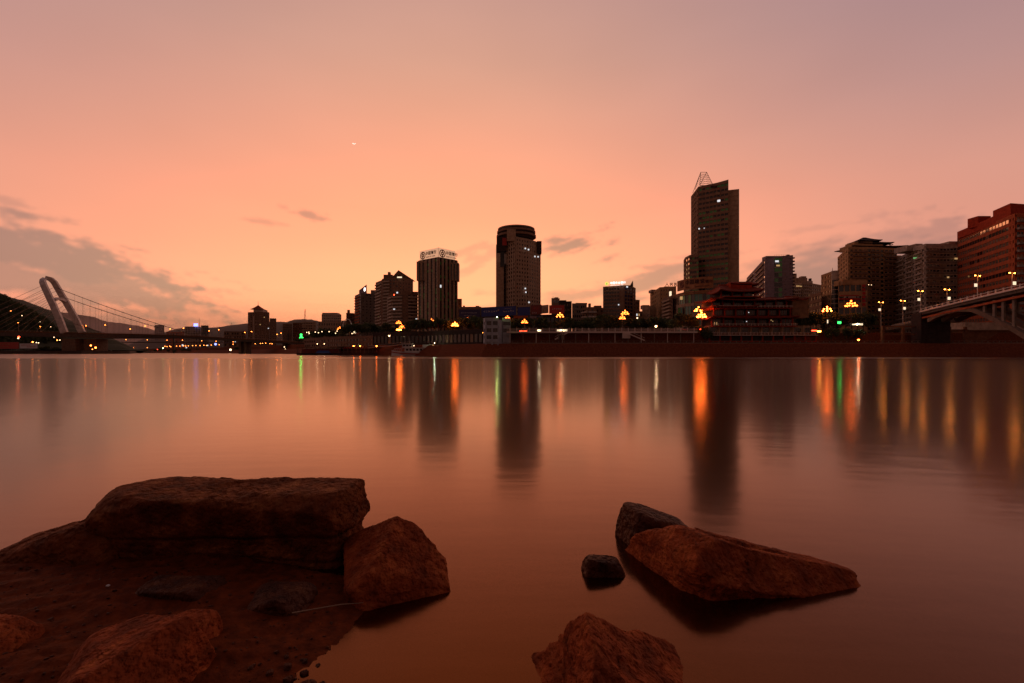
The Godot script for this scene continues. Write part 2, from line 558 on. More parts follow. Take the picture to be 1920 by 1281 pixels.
func rock(called: String, label: String, category: String, c: Vector3, planes: Array, o := {}) -> MeshInstance3D:
	var n: int = o.get("n", 60)
	var bed: Basis = Basis(Vector3.FORWARD, deg_to_rad(o.get("dip", 6.0))) * Basis(Vector3.RIGHT, deg_to_rad(o.get("pitch", 4.0)))
	var amp: float = o.get("amp", 0.02)
	var size: float = o.get("size", 1.0)
	var edge: float = o.get("edge", 14.0)
	var n1 := FastNoiseLite.new()
	n1.seed = o.get("seed", 1)
	n1.frequency = 1.0
	n1.fractal_octaves = 5
	var n2 := FastNoiseLite.new()
	n2.seed = o.get("seed", 1) + 50
	n2.noise_type = FastNoiseLite.TYPE_CELLULAR
	n2.cellular_return_type = FastNoiseLite.RETURN_DISTANCE2_SUB
	n2.frequency = 1.0
	n2.fractal_octaves = 2
	var n3 := FastNoiseLite.new()
	n3.seed = o.get("seed", 1) + 70
	n3.noise_type = FastNoiseLite.TYPE_CELLULAR
	n3.cellular_return_type = FastNoiseLite.RETURN_CELL_VALUE
	n3.frequency = 1.0
	n3.fractal_octaves = 2
	var rid := FastNoiseLite.new()
	rid.seed = o.get("seed", 1) + 90
	rid.frequency = 1.0
	rid.fractal_type = FastNoiseLite.FRACTAL_RIDGED
	rid.fractal_octaves = 4
	var ns := []
	var ds := []
	for p in planes:
		var l: float = p[0].length()
		ns.append(p[0] / l)
		ds.append(p[1] / l)
	# broken faces: chop the block by random planes just inside its outline
	var rr := RandomNumberGenerator.new()
	rr.seed = o.get("seed", 1) * 13 + 5
	for c2 in int(o.get("facets", 7)):
		var fn := Vector3(rr.randf_range(-1, 1), rr.randf_range(-0.5, 1), rr.randf_range(-1, 1)).normalized()
		var far := 0.0
		for q in 260:
			var dir := (Vector3(rr.randf_range(-1, 1), rr.randf_range(-1, 1), rr.randf_range(-1, 1)) + fn * 0.6).normalized()
			var rad := 1e9
			for k in ns.size():
				var t: float = ns[k].dot(dir)
				if t > 0.02:
					rad = minf(rad, ds[k] / t)
			far = maxf(far, fn.dot(dir * rad))
		ns.append(fn)
		ds.append(far * rr.randf_range(0.95, 0.99))
	var st := new_st()
	st.set_smooth_group(0)
	var ax := [[Vector3.RIGHT, Vector3.UP, Vector3.BACK], [Vector3.LEFT, Vector3.BACK, Vector3.UP], [Vector3.UP, Vector3.BACK, Vector3.RIGHT], [Vector3.DOWN, Vector3.RIGHT, Vector3.BACK], [Vector3.BACK, Vector3.RIGHT, Vector3.UP], [Vector3.FORWARD, Vector3.UP, Vector3.RIGHT]]
	var stretch: Vector3 = o.get("stretch", Vector3.ONE)
	var groove: Array = o.get("grooves", [])
	for a in ax:
		var g := []
		for j in n + 1:
			for i in n + 1:
				var u := tan((i * 2.0 / n - 1.0) * PI / 4.0)
				var v := tan((j * 2.0 / n - 1.0) * PI / 4.0)
				var dir: Vector3 = ((a[0] + a[1] * u + a[2] * v) * stretch).normalized()
				# distance to the nearest face of the block, edges softly broken
				var sum := 0.0
				for k in ns.size():
					var t: float = ns[k].dot(dir)
					if t > 0.02:
						var chip: float = n1.get_noise_3dv(dir * 1.7 + Vector3(k * 7.3, 0, 0)) * 0.025
						sum += pow(t / (ds[k] * (1.0 + chip)), edge)
				var r := pow(sum, -1.0 / edge)
				var p := dir * r
				var q: Vector3 = bed.inverse() * p / size
				var big := n1.get_noise_3dv(q * 2.2)
				var strata := rid.get_noise_3d(q.x * 1.6, q.y * 9.0 + big * 1.2, q.z * 1.6)
				var crack := n2.get_noise_3d(q.x * 2.4, q.y * 3.4, q.z * 2.4)
				var fine := n1.get_noise_3dv(q * 14.0)
				var wob := Vector3(big, fine * 0.5, -big) * 0.25
				var chunk := n3.get_noise_3d(q.x * 2.0 + wob.x, q.y * 3.6 + wob.y, q.z * 2.0 + wob.z)
				var push := amp * (0.5 * big + 0.4 * (strata - 0.3) + 0.16 * fine + 0.5 * chunk) - amp * 0.9 * (1.0 - smoothstep(0.0, 0.06, crack))
				for gr in groove:
					# a bedding joint: [height, depth, width, undercut below]
					var yy: float = p.y - gr[0] - 0.03 * n1.get_noise_2d(p.x * 1.5 + gr[0] * 9.0, p.z)
					var side := 1.0 - absf(dir.y)
					push -= side * gr[1] * exp(-pow(yy / gr[2], 2.0))
					if yy < 0.0:
						push -= side * gr[3]
				g.append(p + dir * push)
		for v in g:
			st.add_vertex(v)
	for f in 6:
		var b0 := f * (n + 1) * (n + 1)
		for j in n:
			for i in n:
				var k := b0 + j * (n + 1) + i
				for e in [k, k + n + 1, k + 1, k + 1, k + n + 1, k + n + 2]:
					st.add_index(e)
	st.deindex()
	st.generate_normals()
	st.index()
	var m := part(called, st, o.get("mat", M.rock), self, c)
	tag(m, label, category, o.get("group", ""))
	return m

func slab_planes(hx: float, hy: float, hz: float, extra := []) -> Array:
	return [[Vector3.RIGHT, hx], [Vector3.LEFT, hx], [Vector3.UP, hy], [Vector3.DOWN, hy], [Vector3.BACK, hz], [Vector3.FORWARD, hz]] + extra

func build_rocks():
	rock("boulder", "long flat-topped sandstone slab with a bedding crack along its face", "boulder", Vector3(-1.96, 0.16, -3.50), [
		[Vector3(0.02, 1.0, 0.10), 0.40], [Vector3(0.02, -0.22, 1.0), 0.25], [Vector3(1.0, 0.06, 0.05), 0.88], [Vector3(0.8, -0.02, 0.62), 0.78], [Vector3(-1.0, 0.04, 0.2), 1.03],
		[Vector3(-0.55, -0.45, 0.75), 0.66], [Vector3(-0.25, 0.55, 0.75), 0.58], [Vector3(-0.5, 0.8, 0.0), 0.82], [Vector3(0.0, 0.25, -1.0), 0.27], [Vector3.DOWN, 0.42], [Vector3(0.1, 0.75, 0.7), 0.47]],
		{"n": 120, "seed": 3, "amp": 0.034, "edge": 60.0, "facets": 4, "stretch": Vector3(1.7, 0.8, 0.8), "dip": 1.0, "grooves": [[0.085, 0.060, 0.014, 0.05], [-0.12, 0.03, 0.02, 0.02]]})
	rock("boulder", "low rounded rock leaning against the end of the long slab", "boulder", Vector3(-3.05, 0.02, -3.38), [
		[Vector3(-0.36, 1.0, 0.1), 0.32], [Vector3(0.25, 1.0, 0.0), 0.40], [Vector3(0.1, 0.28, 1.0), 0.33], [Vector3(1.0, 0.1, 0.1), 0.42], [Vector3(-1.0, 0.5, 0.0), 0.66], [Vector3(0, 0.3, -1), 0.3], [Vector3.DOWN, 0.3], [Vector3(-0.6, 0.2, 0.7), 0.50]],
		{"n": 80, "seed": 8, "amp": 0.030, "edge": 10.0, "stretch": Vector3(1.3, 0.8, 0.9), "dip": 14.0})
	rock("boulder", "tilted angular rock with pale lichen patches propped beside the long slab", "boulder", Vector3(-0.83, 0.07, -3.16), [
		[Vector3(-0.52, 0.86, 0.30), 0.215], [Vector3(0.46, 0.86, 0.42), 0.235], [Vector3(0.42, 0.42, 0.85), 0.30], [Vector3(1.0, 0.12, -0.25), 0.42], [Vector3(-1.0, 0.0, 0.35), 0.29], [Vector3(-0.55, -0.15, 0.85), 0.37],
		[Vector3(0.1, 0.5, -1.0), 0.33], [Vector3.DOWN, 0.3], [Vector3(0.72, 0.5, -0.5), 0.34]],
		{"n": 100, "seed": 14, "amp": 0.022, "edge": 60.0, "dip": -28.0, "mat": M.rock_red})
	rock("boulder", "long wedge-shaped rock tapering into the water, its grain running down its length", "boulder", Vector3(1.50, 0.02, -3.19), [
		[Vector3(0.25, 1.0, -0.20), 0.235], [Vector3(0.22, 0.62, 0.72), 0.245], [Vector3(0.10, -0.35, 1.0), 0.30], [Vector3(-1.0, 0.10, 0.30), 0.52], [Vector3(-0.75, 0.9, 0.25), 0.56], [Vector3(0.10, 0.6, -1.0), 0.40], [Vector3(1.0, 0.45, 0.25), 0.80], [Vector3.DOWN, 0.3], [Vector3(-0.8, -0.25, 0.75), 0.50], [Vector3(0.5, 0.7, -0.75), 0.58]],
		{"n": 120, "seed": 23, "amp": 0.032, "edge": 60.0, "stretch": Vector3(1.6, 0.75, 0.9), "dip": 15.0, "pitch": 24.0, "mat": M.rock_red})
	rock("boulder", "short upright block at the thick end of the wedge-shaped rock", "boulder", Vector3(1.06, 0.06, -3.78), [
		[Vector3(0.28, 1.0, 0.05), 0.21], [Vector3(-1.0, 0.12, 0.25), 0.17], [Vector3(0.1, 0.05, 1.0), 0.19], [Vector3(1.0, 0.0, 0.0), 0.32], [Vector3(0, 0.2, -1.0), 0.2], [Vector3.DOWN, 0.25], [Vector3(-0.6, 0.1, 0.8), 0.19]],
		{"n": 60, "seed": 31, "amp": 0.014, "edge": 14.0, "mat": M.rock_wet, "size": 0.7})
	rock("stone", "small dark oblong stone alone in the shallow water", "stone", Vector3(0.62, 0.03, -3.27), [
		[Vector3(0.12, 1.0, 0.1), 0.075], [Vector3(-1.0, 0.2, 0.1), 0.14], [Vector3(1.0, 0.5, 0.1), 0.14], [Vector3(0, 0.2, 1.0), 0.075], [Vector3(0, 0.2, -1.0), 0.08], [Vector3.DOWN, 0.12]],
		{"n": 40, "seed": 37, "amp": 0.009, "edge": 9.0, "size": 0.4, "mat": M.rock_wet})
	rock("boulder", "pointed ridge rock split by deep grooves, rising out of the shallows", "boulder", Vector3(0.36, 0.02, -2.06), [
		[Vector3(-0.86, 0.52, 0.10), 0.200], [Vector3(0.58, 0.80, 0.06), 0.245], [Vector3(-0.1, 0.55, -0.83), 0.30], [Vector3(0.05, 0.86, 0.50), 0.33], [Vector3(-1.0, 0.1, 0.1), 0.36], [Vector3(1.0, 0.1, 0.0), 0.66], [Vector3(0, 0, 1), 0.7], [Vector3.DOWN, 0.3], [Vector3(0, 0, -1), 0.42]],
		{"n": 110, "seed": 44, "amp": 0.040, "edge": 60.0, "dip": 38.0, "pitch": 24.0, "mat": M.rock_red, "facets": 5})
	rock("boulder", "half-buried angular rock in the mud with pale weathered patches", "boulder", Vector3(-1.72, 0.06, -2.16), [
		[Vector3(-0.22, 1.0, 0.10), 0.165], [Vector3(-0.70, 0.75, 0.40), 0.23], [Vector3(0.4, 0.82, 0.42), 0.215], [Vector3(1.0, 0.3, 0.1), 0.31], [Vector3(0.3, 0.4, -1.0), 0.25], [Vector3(-0.8, 0.4, -0.5), 0.35], [Vector3(-1, 0.2, 0.5), 0.42], [Vector3(0, 0.2, 1), 0.42], [Vector3.DOWN, 0.25]],
		{"n": 90, "seed": 52, "amp": 0.018, "edge": 60.0, "mat": M.rock_red})
	rock("stone", "red rounded stone half sunk behind the half-buried angular rock", "stone", Vector3(-1.66, 0.07, -2.42), slab_planes(0.17, 0.10, 0.12, [[Vector3(0.5, 1, 0.4), 0.13], [Vector3(-0.5, 1, 0.3), 0.13]]),
		{"n": 40, "seed": 57, "amp": 0.008, "edge": 6.0, "size": 0.5, "mat": M.rock_red})
	rock("boulder", "dark rock lying on the mud bank against the frame of scree", "boulder", Vector3(-2.62, 0.06, -2.28), slab_planes(0.30, 0.14, 0.16, [[Vector3(0.6, 0.9, 0.2), 0.2], [Vector3(-0.3, 0.9, 0.5), 0.2]]),
		{"n": 50, "seed": 61, "amp": 0.015, "edge": 12.0, "size": 0.7, "mat": M.rock_red})
	rock("stone", "broken dark stone on the mud below the long slab", "stone", Vector3(-1.35, 0.03, -2.80), slab_planes(0.19, 0.09, 0.13, [[Vector3(0.6, 0.9, 0.3), 0.13], [Vector3(-0.5, 0.9, 0.4), 0.14]]),
		{"n": 44, "seed": 65, "amp": 0.013, "edge": 12.0, "size": 0.5, "mat": M.rock_wet})
	rock("stone", "flat dark stone bedded in mud under the long slab", "stone", Vector3(-1.95, 0.08, -2.85), slab_planes(0.26, 0.06, 0.12, [[Vector3(0.6, 0.9, 0.3), 0.14]]),
		{"n": 40, "seed": 67, "amp": 0.013, "edge": 10.0, "size": 0.5, "mat": M.rock_wet})
	# slabs lying under the surface
	rock("submerged_slab", "broad flat orange slab lying under the shallow water", "slab", Vector3(0.06, -0.13, -3.36), slab_planes(0.33, 0.075, 0.22, [[Vector3(0.8, 0.2, -0.8), 0.34], [Vector3(-0.8, 0.1, 0.5), 0.30], [Vector3(-0.6, 0.1, -0.8), 0.28]]),
		{"n": 40, "seed": 71, "amp": 0.006, "edge": 16.0, "stretch": Vector3(1.4, 0.5, 1), "mat": M.rock_red}).rotation.y = 0.35
	rock("submerged_slab", "smaller flat slab under water behind the dark oblong stone", "slab", Vector3(0.60, -0.17, -3.62), slab_planes(0.2, 0.07, 0.16, [[Vector3(0.8, 0.2, -0.8), 0.2]]),
		{"n": 30, "seed": 73, "amp": 0.006, "edge": 16.0, "mat": M.rock_red}).rotation.y = -0.4
	# loose stones along the water's edge
	var r := RandomNumberGenerator.new()
	r.seed = 99
	var proto: MeshInstance3D
	var spots := [[-0.92, -2.14, 0.042], [-1.02, -2.19, 0.02], [-0.97, -2.24, 0.018], [-1.06, -2.27, 0.02], [-0.86, -2.16, 0.024], [-1.12, -2.22, 0.016], [-1.0, -2.32, 0.014], [-0.80, -2.13, 0.03], [-1.1, -2.34, 0.012], [-0.93, -2.3, 0.012],
		[-1.16, -2.36, 0.011], [-1.22, -2.24, 0.013], [-0.7, -2.2, 0.016], [-0.55, -2.3, 0.02], [-0.35, -2.25, 0.014], [-0.25, -2.5, 0.018], [0.02, -2.4, 0.02], [0.08, -2.62, 0.016], [-0.42, -2.65, 0.014], [-0.1, -2.2, 0.02], [-0.18, -2.85, 0.022], [0.25, -2.75, 0.016]]
	for i in spots.size():
		var s: Array = spots[i]
		var y := bed_height(s[0], s[1])
		var o := rock("pebble", "dark pebble scattered at the muddy water's edge", "pebble", Vector3(s[0], y + s[2] * 0.3, s[1]), slab_planes(1.1, 0.7, 0.9, [[Vector3(0.7, 0.8, 0.3), 1.0], [Vector3(-0.5, 0.8, -0.4), 0.95]]),
			{"n": 10, "facets": 6, "seed": 100 + i, "amp": 0.12, "edge": 8.0, "mat": M.rock_wet, "group": "pebbles at the water's edge"})
		o.scale = Vector3.ONE * s[2]
		o.rotation.y = r.randf() * TAU
	# gravel on the bed: nobody could count it
	var mm := MultiMesh.new()
	mm.transform_format = MultiMesh.TRANSFORM_3D
	var gs := new_st()
	ball(gs, Vector3.ZERO, 1.0, 4, 6, 0.6)
	mm.mesh = gs.commit()
	mm.instance_count = 2600
	for i in 2600:
		var x := r.randf_range(-3.2, 1.6)
		var z := -r.randf_range(1.9, 3.3)
		var sc := 0.0025 + 0.008 * pow(r.randf(), 4.0)
		mm.set_instance_transform(i, Transform3D(Basis(Vector3.UP, r.randf() * TAU) * Basis.from_scale(Vector3(sc * r.randf_range(0.8, 1.6), sc, sc)), Vector3(x, bed_height(x, z) + sc * 0.2, z)))
	var mi := MultiMeshInstance3D.new()
	mi.name = "gravel"
	mi.multimesh = mm
	mi.material_override = M.rock_wet
	mi.set_meta("kind", "stuff")
	tag(mi, "fine dark gravel strewn over the muddy bed", "gravel")
	add_child(mi)
	# a reed stalk washed up in the corner below the tilted rock
	var rs := new_st()
	var pa := Vector3(-1.22, 0.055, -2.66)
	var pb := Vector3(-0.98, 0.06, -2.74)
	tube(rs, pa, pb, 0.004, 0.003, 6)
	tube(rs, pb, Vector3(-0.86, 0.05, -2.78), 0.003, 0.0015, 6)
	tag(part("reed_stalk", rs, M.curtain, self), "thin reed stalk lying on mud between stone and tilted rock", "stalk")
	var fs := new_st()
	ball(fs, Vector3.ZERO, 0.012, 4, 8, 0.5)
	var fl := part("litter_scrap", fs, M.boat_white, self, Vector3(-2.40, bed_height(-2.40, -2.85) + 0.004, -2.85))
	tag(fl, "tiny white scrap of litter on the dark mud", "litter")

# ---------- buildings ----------
func pick(list: Array) -> Material:
	return M[list[rng.randi() % list.size()]]

# One face of a building: piers and floor bands stand proud of the core, each window is set between them.
func face(n: Node3D, st: SurfaceTool, st2: SurfaceTool, T: Transform3D, w: float, h: float, s: Dictionary) -> void:
	var floors: int = s.get("fl", 10)
	var bays: int = s.get("b", 6)
	var ww: float = s.get("ww", 0.55)
	var wh: float = s.get("wh", 0.5)
	var dp: float = s.get("dp", 0.45)
	var pd: float = s.get("pd", dp * 0.86)
	var y0: float = s.get("y0", 0.0)
	var top: float = s.get("top", 0.9)
	var skip: int = s.get("skip", 0)
	var glass: Array = s.get("glass", ["glass_dark", "glass_dark", "glass_brown", "curtain"])
	var lit: float = s.get("lit", 0.012)
	var fh := (h - y0) / floors
	var bw := w / bays
	var B := T.basis
	for f in floors + 1:
		var lo := y0 + f * fh - fh * (1.0 - wh) * 0.5
		var hi := y0 + f * fh + fh * (1.0 - wh) * 0.5
		if f == 0:
			lo = 0.0
		if f == floors:
			hi = h + top
		if hi - lo > 0.02:
			box(st2, T * Vector3(w * 0.5, (lo + hi) * 0.5, dp * 0.5), Vector3(w, hi - lo, dp), B)
	var pw := bw * (1.0 - ww)
	if pw > 0.02:
		for b in bays + 1:
			var x0 := maxf(0.0, b * bw - pw * 0.5)
			var x1 := minf(w, b * bw + pw * 0.5)
			box(st, T * Vector3((x0 + x1) * 0.5, (h + y0) * 0.5 + 0.1, pd * 0.5), Vector3(x1 - x0, h - y0 + 0.2 + (top if pd > dp else 0.0), pd), B)
	var mesh := box_mesh(Vector3(bw * ww, fh * wh, 0.12))
	for f in range(skip, floors):
		var row := pick(glass)
		for b in bays:
			var m := pick(glass)
			if s.get("rows", false) and rng.randf() < 0.8:
				m = row
			if rng.randf() < lit * 0.35:
				m = M.window_white if rng.randf() < 0.55 else M.window_warm
			var o := put("window", mesh, m, n)
			o.transform = Transform3D(B, T * Vector3((b + 0.5) * bw, y0 + (f + 0.5) * fh, 0.05))
	if s.has("bal"):
		var bd: float = s.get("bd", 1.3)
		var bm: Material = M[s.get("bmat", "pale")]
		for f in range(skip, floors):
			for k in s.bal:
				var l: float = (k[1] - k[0]) * w
				var key := "bal%.2f_%.2f" % [l, bd]
				if not cache.has(key):
					var bs := new_st()
					box(bs, Vector3(0, 0.08, bd * 0.5), Vector3(l, 0.16, bd))
					box(bs, Vector3(0, 0.62, bd - 0.06), Vector3(l, 0.92, 0.12))
					box(bs, Vector3(-l * 0.5 + 0.06, 0.62, bd * 0.5 - 0.07), Vector3(0.12, 0.92, bd - 0.14))
					box(bs, Vector3(l * 0.5 - 0.06, 0.62, bd * 0.5 - 0.07), Vector3(0.12, 0.92, bd - 0.14))
					cache[key] = bs.commit()
				var o := put("balcony", cache[key], bm, n)
				o.transform = Transform3D(B, T * Vector3((k[0] + k[1]) * 0.5 * w, y0 + f * fh + 0.1, dp))

func face_between(p: Vector3, q: Vector3) -> Transform3D:
	var x := (q - p).normalized()
	return Transform3D(Basis(x, Vector3.UP, x.cross(Vector3.UP)), p)

# Footprint given as [bearing px, distance] corners from left to right along the side that faces the river.
func tower(called: String, label: String, pts: Array, top_py: float, top_i: int, base: float, back: float, wall: String, specs: Array, o := {}) -> Node3D:
	var ws := []
	for p in pts:
		ws.append(Vector3(gx(p[0], p[1]), 0, -p[1]))
	var org: Vector3 = ws[0] + Vector3(0, base, 0)
	var h := gy(top_py, pts[top_i][1]) - base
	var n := thing(called, label, o.get("cat", "building"), org)
	n.set_meta("h", h)
	wing(n, ws, base, h, back, wall, specs, o)
	return n

# A storeyed block of n, its footprint in world x and z, from height base up by h.
func wing(n: Node3D, ws: Array, base: float, h: float, back: float, wall: String, specs: Array, o := {}) -> void:
	var org := n.position
	var lift := base - org.y
	var poly := []
	for p in ws:
		poly.append(Vector2(p.x - org.x, p.z - org.z))
	var k := ws.size()
	var dl: Vector3 = Vector3(ws[0].x, 0, ws[0].z).normalized() * back
	var dr: Vector3 = Vector3(ws[k - 1].x, 0, ws[k - 1].z).normalized() * back
	if o.has("back_z"):
		dl = Vector3(o.back_z * 0.0, 0, -back)
		dr = dl
	poly.append(Vector2(ws[k - 1].x + dr.x - org.x, ws[k - 1].z + dr.z - org.z))
	poly.append(Vector2(ws[0].x + dl.x - org.x, ws[0].z + dl.z - org.z))
	var st := new_st()
	var st2 := st
	if o.has("band"):
		st2 = new_st()
	prism(st, poly, lift, lift + h)
	for i in specs.size():
		var p := Vector3(ws[i].x - org.x, lift, ws[i].z - org.z)
		var q := Vector3(ws[i + 1].x - org.x, lift, ws[i + 1].z - org.z)
		if specs[i] == null or specs[i].is_empty():
			continue
		face(n, st, st2, face_between(p, q), (q - p).length(), h, specs[i])
	part("wall", st, M[wall], n)
	if o.has("band"):
		part("floor_band", st2, M[o.band], n)

func hut(n: Node3D, x0: float, x1: float, z0: float, z1: float, y0: float, y1: float, mat: String, called := "roof_hut") -> MeshInstance3D:
	# a box on a building, world coordinates
	var st := new_st()
	box(st, Vector3((x0 + x1) * 0.5, (y0 + y1) * 0.5, (z0 + z1) * 0.5) - n.position, Vector3(x1 - x0, y1 - y0, z1 - z0))
	return part(called, st, M[mat], n)

func hut_px(n: Node3D, px0: float, px1: float, d: float, deep: float, py0: float, py1: float, mat: String, called := "roof_hut") -> MeshInstance3D:
	return hut(n, gx(px0, d), gx(px1, d), -d - deep, -d, gy(py0, d), gy(py1, d), mat, called)

func mast(n: Node3D, px: float, d: float, py0: float, py1: float, r := 0.25) -> void:
	var st := new_st()
	tube(st, at(px, py0, d) - n.position, at(px, py1, d) - n.position, r, r * 0.4, 6)
	part("antenna", st, M.steel, n)

# ---------- lettering ----------
const GLYPHS := {
	"zhong": [1,3,9,3, 1,7.4,9,7.4, 1,3,1,7.4, 9,3,9,7.4, 5,0,5,10],
	"guo": [0.8,0.5,9.2,0.5, 0.8,9.5,9.2,9.5, 0.8,0.5,0.8,9.5, 9.2,0.5,9.2,9.5, 3,7.5,7,7.5, 3,5,7,5, 2.6,2.5,7.4,2.5, 5,2.5,5,7.5],
	"yin": [2.5,10,0.5,7, 1.5,7.5,4,7.5, 1,5,4,5, 2.5,7.5,2.5,1, 2.5,1,4,2, 5.2,9,9,9, 9,9,9,5.5, 5.2,7.2,9,7.2, 5.2,5.5,9,5.5, 5.2,9,5.2,0.5, 5.2,0.5,7,1.5, 6.5,5,9.7,0.5, 9.2,4,7.6,3],
	"hang": [3,10,0.5,7.5, 3.5,7,0.5,4.5, 2.2,5.5,2.2,0, 5,8.5,9.5,8.5, 4.5,5.5,9.8,5.5, 7.8,5.5,7.8,0.5, 7.8,0.5,6.5,1],
	"jian": [4.5,8.5,9,8.5, 4,7,10,7, 4.5,5.5,9,5.5, 9,8.5,9,5.5, 4.5,4,9,4, 4,2.7,9.7,2.7, 6.8,10,6.8,1.2, 0.5,9,3,9, 3,9,1.2,6, 1.2,6,3,6, 3,6,0.5,1, 1,4,4,0.8, 4,0.8,10,0.3],
	"she": [1,9.5,2.5,8.3, 0.5,6.5,2.5,6.5, 2.5,6.5,2.5,1.5, 2.5,1.5,4,2.8, 5,9.5,5,7, 5,7,4,5.8, 5,9.5,8.3,9.5, 8.3,9.5,8.3,6.8, 8.3,6.8,9.8,6.8, 4.5,5,9,5, 9,5,4.2,0.3, 5.2,4,9.8,0.3],
	"ren": [5,9.8,4.7,6, 4.7,6,0.5,0.5, 5,6.5,9.5,0.5],
	"min": [1.5,9,8.5,9, 8.5,9,8.5,6.5, 1.5,6.5,8.5,6.5, 1.5,9,1.5,1, 1.5,1,4,2, 1.5,4.3,9,4.3, 5,6.5,8.5,1, 8.5,1,9.5,2.5],
	"yi": [1,9.3,9.3,9.3, 1,9.3,1,0.7, 1,0.7,9.5,0.7, 4,8.5,2.7,6.8, 3.5,7.2,8.3,7.2, 2.5,5,9,5, 5.5,7.2,5.3,5, 5.3,5,2.8,2, 5.8,4.8,8.5,2],
	"yuan": [1,9.5,1,0, 1,9.5,3.3,9.5, 3.3,9.5,2,7, 2,7,3.4,5, 3.4,5,1.5,4, 6.8,10,6.8,9, 4.3,8.8,9.6,8.8, 4.3,8.8,4.3,7.5, 9.6,8.8,9.6,7.5, 5.2,6.5,8.8,6.5, 4.3,4.6,9.8,4.6, 6,4.6,4,0.4, 7.8,4.6,7.8,0.8, 7.8,0.8,9.8,0.8, 9.8,0.8,9.8,2],
	"nong": [1,8,9,8, 1,8,1,6.5, 9,8,9,6.5, 5,10,4,6, 4,6,0.5,2.5, 3.3,5,3.3,0.5, 3.3,0.5,5,1.8, 4.5,6,9.7,0.5, 8.5,5,6,3.8],
	"ye": [3.5,9.5,3.5,1, 6.5,9.5,6.5,1, 1.2,7,2.3,3.5, 8.8,7,7.7,3.5, 0.3,0.8,9.7,0.8]}

func strokes(st: SurfaceTool, T: Transform3D, list: Array, x: float, y: float, size: float, thick: float, deep: float) -> void:
	for i in range(0, list.size(), 4):
		var a := Vector2(list[i], list[i + 1]) * size * 0.1
		var b := Vector2(list[i + 2], list[i + 3]) * size * 0.1
		var d := b - a
		var l := d.length()
		d /= l
		var c := (a + b) * 0.5
		var ub := Basis(Vector3(d.x, d.y, 0), Vector3(-d.y, d.x, 0), Vector3(0, 0, 1))
		box(st, T * Vector3(x + c.x, y + c.y, deep * 0.5 + 0.004 * i), Vector3(l + thick * 0.8, thick, deep), T.basis * ub)

func letters(n: Node3D, T: Transform3D, chars: Array, x: float, y: float, size: float, step: float, m: Material, thick := 0.1, deep := 0.15) -> void:
	for i in chars.size():
		var st := new_st()
		strokes(st, T, GLYPHS[chars[i]], x + i * step, y, size, size * thick, deep)
		part("letter", st, m, n)

func latin(n: Node3D, T: Transform3D, words: String, x: float, y: float, height: float, m: Material, squeeze := 1.0) -> void:
	var t := TextMesh.new()
	var f := SystemFont.new()
	f.font_names = PackedStringArray(["Droid Sans"])
	t.font = f
	t.text = words
	t.font_size = 32
	t.pixel_size = height / 26.0
	t.depth = 0.1
	t.horizontal_alignment = HORIZONTAL_ALIGNMENT_LEFT
	var o := put("lettering", t, m, n)
	o.transform = Transform3D(T.basis * Basis.from_scale(Vector3(squeeze, 1, 1)), T * Vector3(x, y, 0.08))

# Writing too small in the photograph to be read: rows of unreadable strokes.
func scribble(n: Node3D, T: Transform3D, x: float, y: float, size: float, count: int, m: Material, sd: int) -> void:
	var r := RandomNumberGenerator.new()
	r.seed = sd
	var st := new_st()
	for i in count:
		var list := []
		for k in 5:
			if r.randf() < 0.5:
				var yy := r.randf_range(0.5, 9.5)
				list.append_array([r.randf_range(0.5, 3), yy, r.randf_range(6, 9), yy])
			else:
				var xx := r.randf_range(1, 8.5)
				list.append_array([xx, r.randf_range(0, 4), xx + r.randf_range(-1, 1), r.randf_range(6, 10)])
		strokes(st, T, list, x + i * size * 1.15, y, size, size * 0.11, 0.06)
	part("lettering", st, m, n)

func ring_strokes(st: SurfaceTool, T: Transform3D, c: Vector2, r: float, thick: float, deep: float, a0 := 0.0, a1 := TAU, n := 20) -> void:
	var list := []
	for i in n:
		var t0 := a0 + (a1 - a0) * i / n
		var t1 := a0 + (a1 - a0) * (i + 1) / n
		list.append_array([(c.x + cos(t0) * r) * 10.0, (c.y + sin(t0) * r) * 10.0, (c.x + cos(t1) * r) * 10.0, (c.y + sin(t1) * r) * 10.0])
	for i in range(0, list.size(), 4):
		var a := Vector2(list[i], list[i + 1]) * 0.1
		var b := Vector2(list[i + 2], list[i + 3]) * 0.1
		var d := (b - a).normalized()
		box(st, T * Vector3((a.x + b.x) * 0.5, (a.y + b.y) * 0.5, deep * 0.5), Vector3((b - a).length() + thick * 0.3, thick, deep), T.basis * Basis(Vector3(d.x, d.y, 0), Vector3(-d.y, d.x, 0), Vector3(0, 0, 1)))

